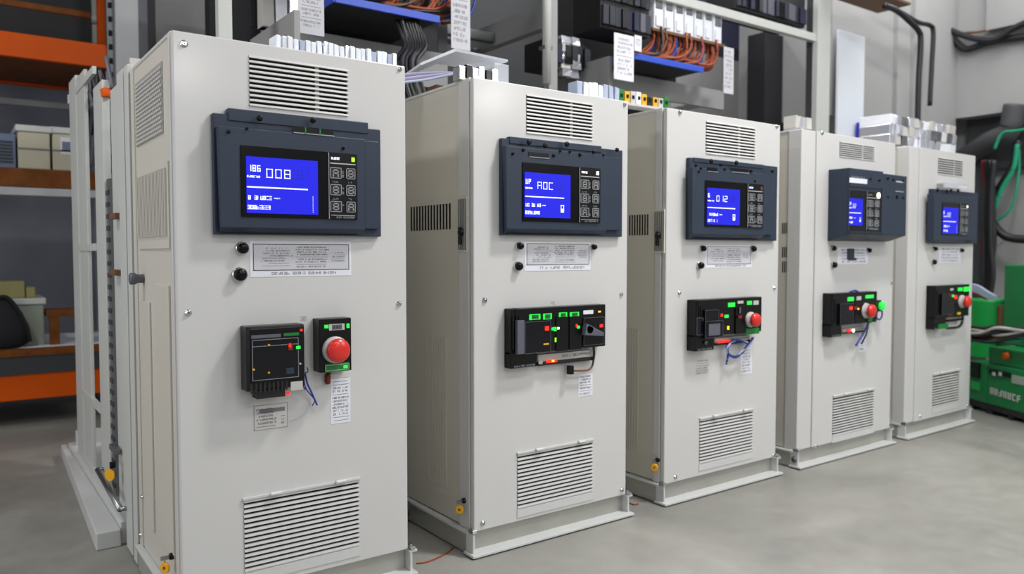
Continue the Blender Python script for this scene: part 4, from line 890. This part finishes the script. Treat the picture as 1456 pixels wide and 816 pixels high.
# ------------------------------------------------------------------ right side: duct, beam, hoses
xw = 8.55
a = onY(1181, 170, 1.40)
mb = MB(); z0 = onY(1250, 176, 1.4).z; mb.box(a.x, xw, 1.40, 2.4, z0, 4.8, 'wall_grey'); mb.box(onY(1273, 100, 1.38).x, xw, 1.36, 1.40, z0, 4.8, 'wall_grey'); mb.box(onY(1297, 100, 1.34).x, xw, 1.32, 1.37, z0, 4.8, 'wall_grey'); o = struct(mb.build('trim_1'))
mb = MB(); zb = onX(1400, 163, xw).z; mb.box(xw, 8.9, -4.5, 1.32, zb, 4.8, 'wall_grey'); struct(mb.build('trim_2'))
mb = MB(); a_ = onX(1410, 20, xw); mb.box(xw-.12, xw, -4.5, a_.y, onX(1420, 44, xw).z, 4.8, 'beam_grey'); struct(mb.build('trim_3'))
slab('white_sheet', 'tall bright white sheet behind the fourth cream cabinet', 'sheet', 1192, 1229, 1.3, 0, onY(1192, 41, 1.3).z, 'bluish_sheet', .02, 0)
a, b = onY(1222, 174, 1.25), onY(1232, 192, 1.25); mb = MB(); mb.box(a.x, b.x, 1.22, 1.28, 1.6, a.z, 'royal'); o = mb.build('blue_clip', bpy.data.objects['white_sheet']); o['label'] = 'royal blue clip'
def hose(pts, Y, r, label, name='hose', m='dark_wire', ax=None, group=None):
    P = [onY(u, v, Y) if ax is None else onX(u, v, ax) for u, v in pts]; mb = MB(); mb.tube(spline(P, 8), r, m, 12); o = mb.build(name); tag(o, label, 'hose' if name == 'hose' else 'cable'); return o
hose(((1258, 8), (1275, 15), (1293, 30), (1306, 44), (1309, 60), (1306, 120), (1304, 206)), .9, .024, 'thick black hose running down onto the far right cabinet')
hose(((1262, 6), (1285, 20), (1306, 32), (1322, 36), (1327, 46), (1325, 90), (1322, 150)), 1.2, .022, 'black hose ending above the foil-wrapped boxes, right of the thicker hose')
a, b = onY(1182, -6, 1.0), onY(1287, 14, 1.0)
t = thing('cable_bracket', 'brown bracket with loose wires holding the black hoses at the top', 'bracket', (a.x, 1.0, b.z))
mb = MB(); mb.box(a.x, b.x, .95, 1.25, b.z+.03, b.z+.05, 'brown'); mb.build('bracket_arm', t)
mb = MB(); r = random.Random(5)
for k in range(12): xx = a.x+.45+.04*k; mb.tube(spline([(xx, 1.0, b.z+.2), (xx+.05, .98, b.z+.1), (xx+.12*r.random(), .97, b.z+.05)]), .012, r.choice(['orange_wire', 'pale_wire', 'dark_wire', 'blue_wire']))
mb.build('loose_wires', t)
xb = xw-.06
hose(((1349, 44), (1362, 62), (1375, 70), (1400, 62), (1428, 56), (1475, 50)), 0, .035, 'lowest black cable looping along the right-hand beam', 'cable', ax=xb)
hose(((1349, 42), (1368, 50), (1392, 56), (1415, 56), (1438, 42), (1475, 24)), 0, .03, 'black cable rising to the right over the beam', 'cable', ax=xb-.06)
hose(((1372, 47), (1400, 44), (1430, 34), (1475, 20)), 0, .013, 'thin brown cable above the black cables on the beam', 'cable', 'brown', xb)
# right wall: dark slabs painted as recess shade, with dark pipe and cables
mb = MB(); a, b = onX(1362, 190, 8.8), onX(1480, 236, 8.8); mb.box(8.75, 8.9, b.y, 1.3, b.z-.0, zb, 'dark_grey'); struct(mb.build('recess_shade_upper'))
mb = MB(); c = onX(1399, 300, 8.75); mb.box(8.72, 8.9, c.y, 1.3, 0, b.z+.02, 'dark_grey'); struct(mb.build('recess_shade_lower'))
p = onX(1433, 230, 8.5); mb = MB(); mb.tube(spline([(8.7, p.y+.5, p.z+.1), (8.55, p.y+.2, p.z+.22), (8.5, p.y, p.z+.3), (8.5, p.y-.05, p.z+.55)]), .10, 'pipe_grey', 16); o = mb.build('dark_pipe'); tag(o, 'thick dark bent pipe under the beam at the far right', 'pipe')
hose(((1414, 212), (1425, 190), (1445, 186), (1470, 182)), 0, .014, 'thin green wire around the thick dark pipe', 'wire', 'teal_wire', 8.3)
hose(((1447, 205), (1441, 240), (1424, 270), (1413, 300)), 0, .022, 'thick teal cable hanging before the white wall', 'wire', 'teal_wire', 8.4)
hose(((1449, 205), (1448, 250), (1438, 295), (1413, 318)), 0, .013, 'thin green loop of wire right of the thick teal cable', 'wire', 'teal_wire', 8.45)
hose(((1449, 200), (1440, 235), (1420, 268), (1412, 300), (1410, 330)), 0, .03, 'black cable beside the teal cable', 'cable', ax=8.45)
hose(((1412, 318), (1424, 332), (1440, 339), (1475, 341)), 0, .04, 'black cable curving right below the green loop', 'cable', ax=8.42)
mb = MB(); r = random.Random(9)
for k in range(8):
    u = 1400+k*1.6; mb.tube(spline([onX(u+r.uniform(-3, 3), v, 8.5-.03*k) for v in (228, 270, 310, 350, 390, 430)]+[onX(u+12+k, 445, 8.3), onX(u+12+k, 560, 8.2)-Vector((0, 0, onX(u+12+k, 560, 8.2).z-.03))]), .03, r.choice(['dark_wire', 'dark_wire', 'dark_wire', 'dark_red', 'dark_grey']))
o = mb.build('cable_bundle'); tag(o, 'vertical dark cable bundle on the wall right of the last cream cabinet', 'cable bundle')
# ------------------------------------------------------------------ green machines
P0, P1 = onZ(1383, 583), onZ(1456, 604); dd = (P1-P0).normalized(); nn = Vector((dd.y, -dd.x, 0))
if nn.dot(CAM-P0) < 0: nn = -nn
back = -nn
def gp(u, v, off=0): p = onP(u, v, P0+back*off, nn); return (p-P0).dot(dd), p.z
def gbox(mb, u0, u1, v0, v1, d, m, off=0, z0=None):
    s0, zt_ = gp(u0, v0, off); s1, zb_ = gp(u1, v1, off); z = zb_ if z0 is None else z0
    zt2 = (gp(u0, v0, off)[1]); mb.rbox(P0, dd, back, s0, s1, off, off+d, z, zt2, m)
    return s0, s1, z, zt2
def gthing(name, label, cat, u0, u1, v0, v1, d, m, off=0, z0=None, ubase=None):
    s0, zt_ = gp(u0, v0, off); s1, zb_ = gp(u1, v1, off); z = zb_ if z0 is None else z0
    c = P0+dd*((s0+s1)/2)+back*off; t = thing(name, label, cat, (c.x, c.y, z))
    mb = MB(); mb.rbox(P0, dd, back, s0, s1, off, off+d, z, zt_, m); o = mb.build('housing', t, .012); return t, o, s0, s1, z, zt_
st = thing('machine_stand', 'low dark stand under the green machines at the right', 'stand', tuple(P0))
s0 = gp(1368, 580)[0]; s1 = gp(1500, 600)[0]; zs1 = gp(1403, 574)[1]
mb = MB(); mb.rbox(P0, dd, back, s0, s1, .03, .6, zs1-.05, zs1, 'dark_grey'); mb.build('stand_top', st, .004)
for k in range(5):
    q = s0+(s1-s0)*(.04+.23*k); mb = MB(); mb.rbox(P0, dd, back, q, q+.05, .02, .10, 0, zs1-.05, 'black_matt'); mb.build('leg', st, .003)
t, o, a0, a1, z, zt_ = gthing('green_machine', 'narrow green machine with dark dials, left of the wide one', 'machine', 1372, 1402, 512, 568, .5, 'm_green', 0, zs1)
for v in (520, 531, 548):
    s, zz = gp(1386, v); mb = MB(); mb.rbox(P0, dd, back, s-.03, s+.06, -.012, .002, zz-.03, zz+.03, 'black' if v < 545 else 'm_green_bright'); mb.build('dial', o)
t, o, a0, a1, z, zt_ = gthing('green_machine', 'wide green machine with black display window and white lettering', 'machine', 1404, 1500, 516, 590, .5, 'm_green', 0, zs1)
s, zz = gp(1408, 524); s2, zz2 = gp(1437, 537); mb = MB(); mb.rbox(P0, dd, back, s, s2, -.014, .002, zz2, zz, 'black'); mb.build('display_window', o, .003)
for u in (1416, 1425): s, zz = gp(u, 531.5); mb = MB(); mb.rbox(P0, dd, back, s-.013, s+.013, -.020, -.012, zz-.012, zz+.012, 'plate_grey'); mb.build('readout', o)
mb = MB(); s, zz = gp(1408, 553); r = random.Random(3)
for k in range(7):
    for (ax_, bx, cz, dz) in ((0, .01, 0, .05), (.022, .032, 0, .05), (0, .03, .04, .05), (0, .03, .0, .01), (0, .03, .02, .03)):
        if r.random() < .75: mb.rbox(P0, dd, back, s+k*.045+ax_, s+k*.045+bx, -.004, .001, zz-.035+cz-k*.002, zz-.035+dz-k*.002, 'plate_grey')
mb.build('lettering', o)
s, zz = gp(1447, 540); mb = MB(); mb.rbox(P0, dd, back, s-.05, s+.08, -.006, .001, zz-.03, zz+.03, 'crate_green'); mb.build('logo_patch', o)
t, o, a0, a1, z, zt2 = gthing('green_top_unit', 'flat green unit with round orange lamp on top of the wide green machine', 'machine', 1405, 1500, 492, 516, .45, 'm_green', .01, zt_)
s, zz = gp(1432, 506); mb = MB(); c = P0+dd*s+Vector((0, 0, zz)); mb.lathe(c, nn, [(0, .026), (.02, .026), (.03, .014)], 'rack_orange', 16); mb.build('orange_lamp', o)
t, o, a0, a1, z, z3 = gthing('green_box', 'tall dark green box standing behind the bright green drum', 'box', 1428, 1500, 376, 492, .3, 'm_green', .22, zt2)
c0 = P0+dd*gp(1405, 480, .3)[0]+back*.3; ztop = gp(1405, 425, .3)[1]; zbot = gp(1405, 470, .3)[1]; rad = abs(gp(1425, 450, .3)[0]-gp(1386, 450, .3)[0])/2
t = thing('green_drum', 'bright green round drum beside the last cream cabinet', 'drum', (c0.x, c0.y, zt_))
mb = MB(); mb.lathe((c0.x, c0.y, zt_), (0, 0, 1), [(0, rad*.92), (ztop-zt_-.02, rad), (ztop-zt_, rad*1.02), (ztop-zt_, rad*.9), (ztop-zt_-.03, rad*.88)], 'm_green_bright', 32); mb.build('drum_body', t)
mb = MB(); q = c0+dd*rad*1.2; mb.lathe((q.x, q.y, zt2), (0, 0, 1), [(0, .06), (ztop-zt2-.04, .06)], 'brown', 14); o = mb.build('brown_roll'); tag(o, 'brown roll between the green drum and the tall green box', 'roll')
r = random.Random(11)
t = thing('cable_pile', 'pile of black, teal and grey cables lying across the green machines', 'cable pile', tuple(P0+Vector((0, 0, zt2))))
mb = MB()
for k in range(16):
    v0 = 476+r.uniform(-6, 8); pts = []
    for u in (1376, 1395, 1415, 1435, 1460, 1490):
        s, zz = gp(u, v0+5*math.sin(u*.05+k)+r.uniform(-2, 2), -.03-.004*k); q = P0+dd*s+back*(-.03-.004*k); pts.append((q.x, q.y, zz))
    mb.tube(spline(pts, 5), .012, r.choice(['dark_wire']*4+['teal_wire', 'pale_wire', 'dark_red', 'plate_grey']), 8)
mb.build('cables', t)['kind'] = 'stuff'
mb = MB()
for k in range(6):
    pts = []
    for u, v in ((1384, 405), (1395, 408), (1408, 415), (1420, 423)):
        s, zz = gp(u, v+k*2.2+r.uniform(-1, 1), .3); q = P0+dd*s+back*(.28); pts.append((q.x, q.y, zz))
    mb.tube(spline(pts, 5), .012, r.choice(['dark_wire', 'pale_wire', 'dark_red', 'pale_wire']), 8)
mb.build('upper_cables', t)['kind'] = 'stuff'
# ------------------------------------------------------------------ floor bits
mb = MB(); mb.lathe((1.43, .5, .075), (1, 0, 0), [(0, .042), (.23, .042)], 'conduit', 16); o = mb.build('conduit'); tag(o, 'short blue-grey conduit low between the first two cream cabinets', 'conduit')
mb = MB(); mb.tube(spline([onZ(u, v, .004) for u, v in ((592, 801), (606, 799), (622, 793), (637, 785), (645, 778))]), .003, 'orange_wire'); o = mb.build('floor_wire'); tag(o, 'thin orange wire on the floor between the first two cabinets', 'wire')
mb = MB(); mb.tube(spline([onZ(u, v, .004) for u, v in ((893, 714), (901, 717), (908, 716))]), .003, 'orange_wire'); o = mb.build('floor_wire'); tag(o, 'tiny orange wire on the floor between second and third cabinets', 'wire')
t = thing('wall_lamp', 'small bright lamp far behind the third cream cabinet', 'lamp', tuple(onY(994, 148, 3.0)))
a, b = onY(986, 136, 3.0), onY(1004, 148, 3.0); mb = MB(); mb.box(a.x, b.x, 2.98, 3.0, b.z, a.z, 'lamp_glow'); mb.build('diffuser', t); mb = MB(); mb.box(a.x-.02, b.x+.02, 3.0, 3.3, b.z-.02, a.z+.02, 'plate_grey'); mb.build('lamp_housing', t)
# ------------------------------------------------------------------ room shell
mb = MB(); mb.box(-3, 9.2, -12, 6.2, -.1, 0, 'concrete'); struct(mb.build('floor'))
mb = MB(); mb.box(-3, 9.2, 5.6, 5.8, 0, 4.8, 'wall_blue'); struct(mb.build('wall_back'))
mb = MB(); mb.box(8.9, 9.1, -12, 5.6, 0, 4.8, 'wall_grey'); struct(mb.build('wall_right'))
mb = MB(); mb.box(-3, 9.2, -12, 6.2, 4.8, 4.9, 'wall_grey'); struct(mb.build('ceiling'))
GROUPS = {'control cabinet': 'cream control cabinets standing in a row', 'key tag': 'yellow key tags on the cabinets', 'paper sheet': 'printed sheets hanging from the cable trays', 'relay block': 'dark relay blocks above the cabinets', 'terminal strip': 'white fins on top of the cabinets', 'wrapped pack': 'foil-wrapped packs', 'cable tray': 'high cable trays with blue lips', 'hose': 'black hoses', 'cable': 'cables on the right-hand beam', 'machine': 'green machines at the right', 'locker': 'lockers in the background'}
for o in list(COL.objects):
    if o.get('category') in GROUPS: o['group'] = GROUPS[o['category']]
# ------------------------------------------------------------------ light
def area(loc, size, sy, power, rot=(0, 0, 0), col=(1, .985, .96)):
    L = bpy.data.lights.new('ceiling_or_fill_light', 'AREA'); L.shape = 'RECTANGLE'; L.size = size; L.size_y = sy; L.energy = power; L.color = col
    o = bpy.data.objects.new('ceiling_or_fill_light', L); COL.objects.link(o); o.location = loc; o.rotation_euler = rot; return o
for (x, y, p) in ((1.0, -3.6, 50), (4.6, -3.4, 66), (7.8, -3.6, 72), (2.8, -6.4, 80), (6.6, -6.6, 92), (5.8, .8, 40), (7.6, .4, 40), (3.6, 1.9, 40), (6.0, 3.0, 60)):
    area((x, y, 4.7), 1.6, .5, p)
area((3.3, -1.55, 4.65), .6, .4, 150)
area((-1.6, .3, 4.65), .5, .9, 70)
area((-2.4, .2, 1.7), 1.6, 1.2, 26, (0, math.radians(-90), 0))  # added fill light for the nearest cabinet's left side, not a ceiling lamp
area((8.1, -9.2, 4.05), .35, .35, 60, (math.radians(60), 0, math.radians(30)))
area((3.1, -10.4, 4.1), .3, .3, 40, (math.radians(70), 0, 0))
w = bpy.data.worlds.new('room'); bpy.context.scene.world = w; w.use_nodes = True
w.node_tree.nodes['Background'].inputs[0].default_value = (.93, .96, 1, 1); w.node_tree.nodes['Background'].inputs[1].default_value = .42
# ------------------------------------------------------------------ camera
cd = bpy.data.cameras.new('camera'); cam = bpy.data.objects.new('camera', cd); COL.objects.link(cam)
cam.location = CAM; cd.sensor_width = 36; cd.lens = FPX/1456*36; cd.clip_start = .05
M = Matrix((RGT, UPV, -FWD)).transposed(); cam.rotation_euler = M.to_euler()
cd.dof.use_dof = True; cd.dof.focus_distance = 2.95; cd.dof.aperture_fstop = 1.8
sc = bpy.context.scene; sc.camera = cam
sc.view_settings.view_transform = 'Standard'; sc.view_settings.look = 'None'; sc.view_settings.gamma = 1; sc.view_settings.use_curve_mapping = False
sc.view_settings.exposure = 0.0
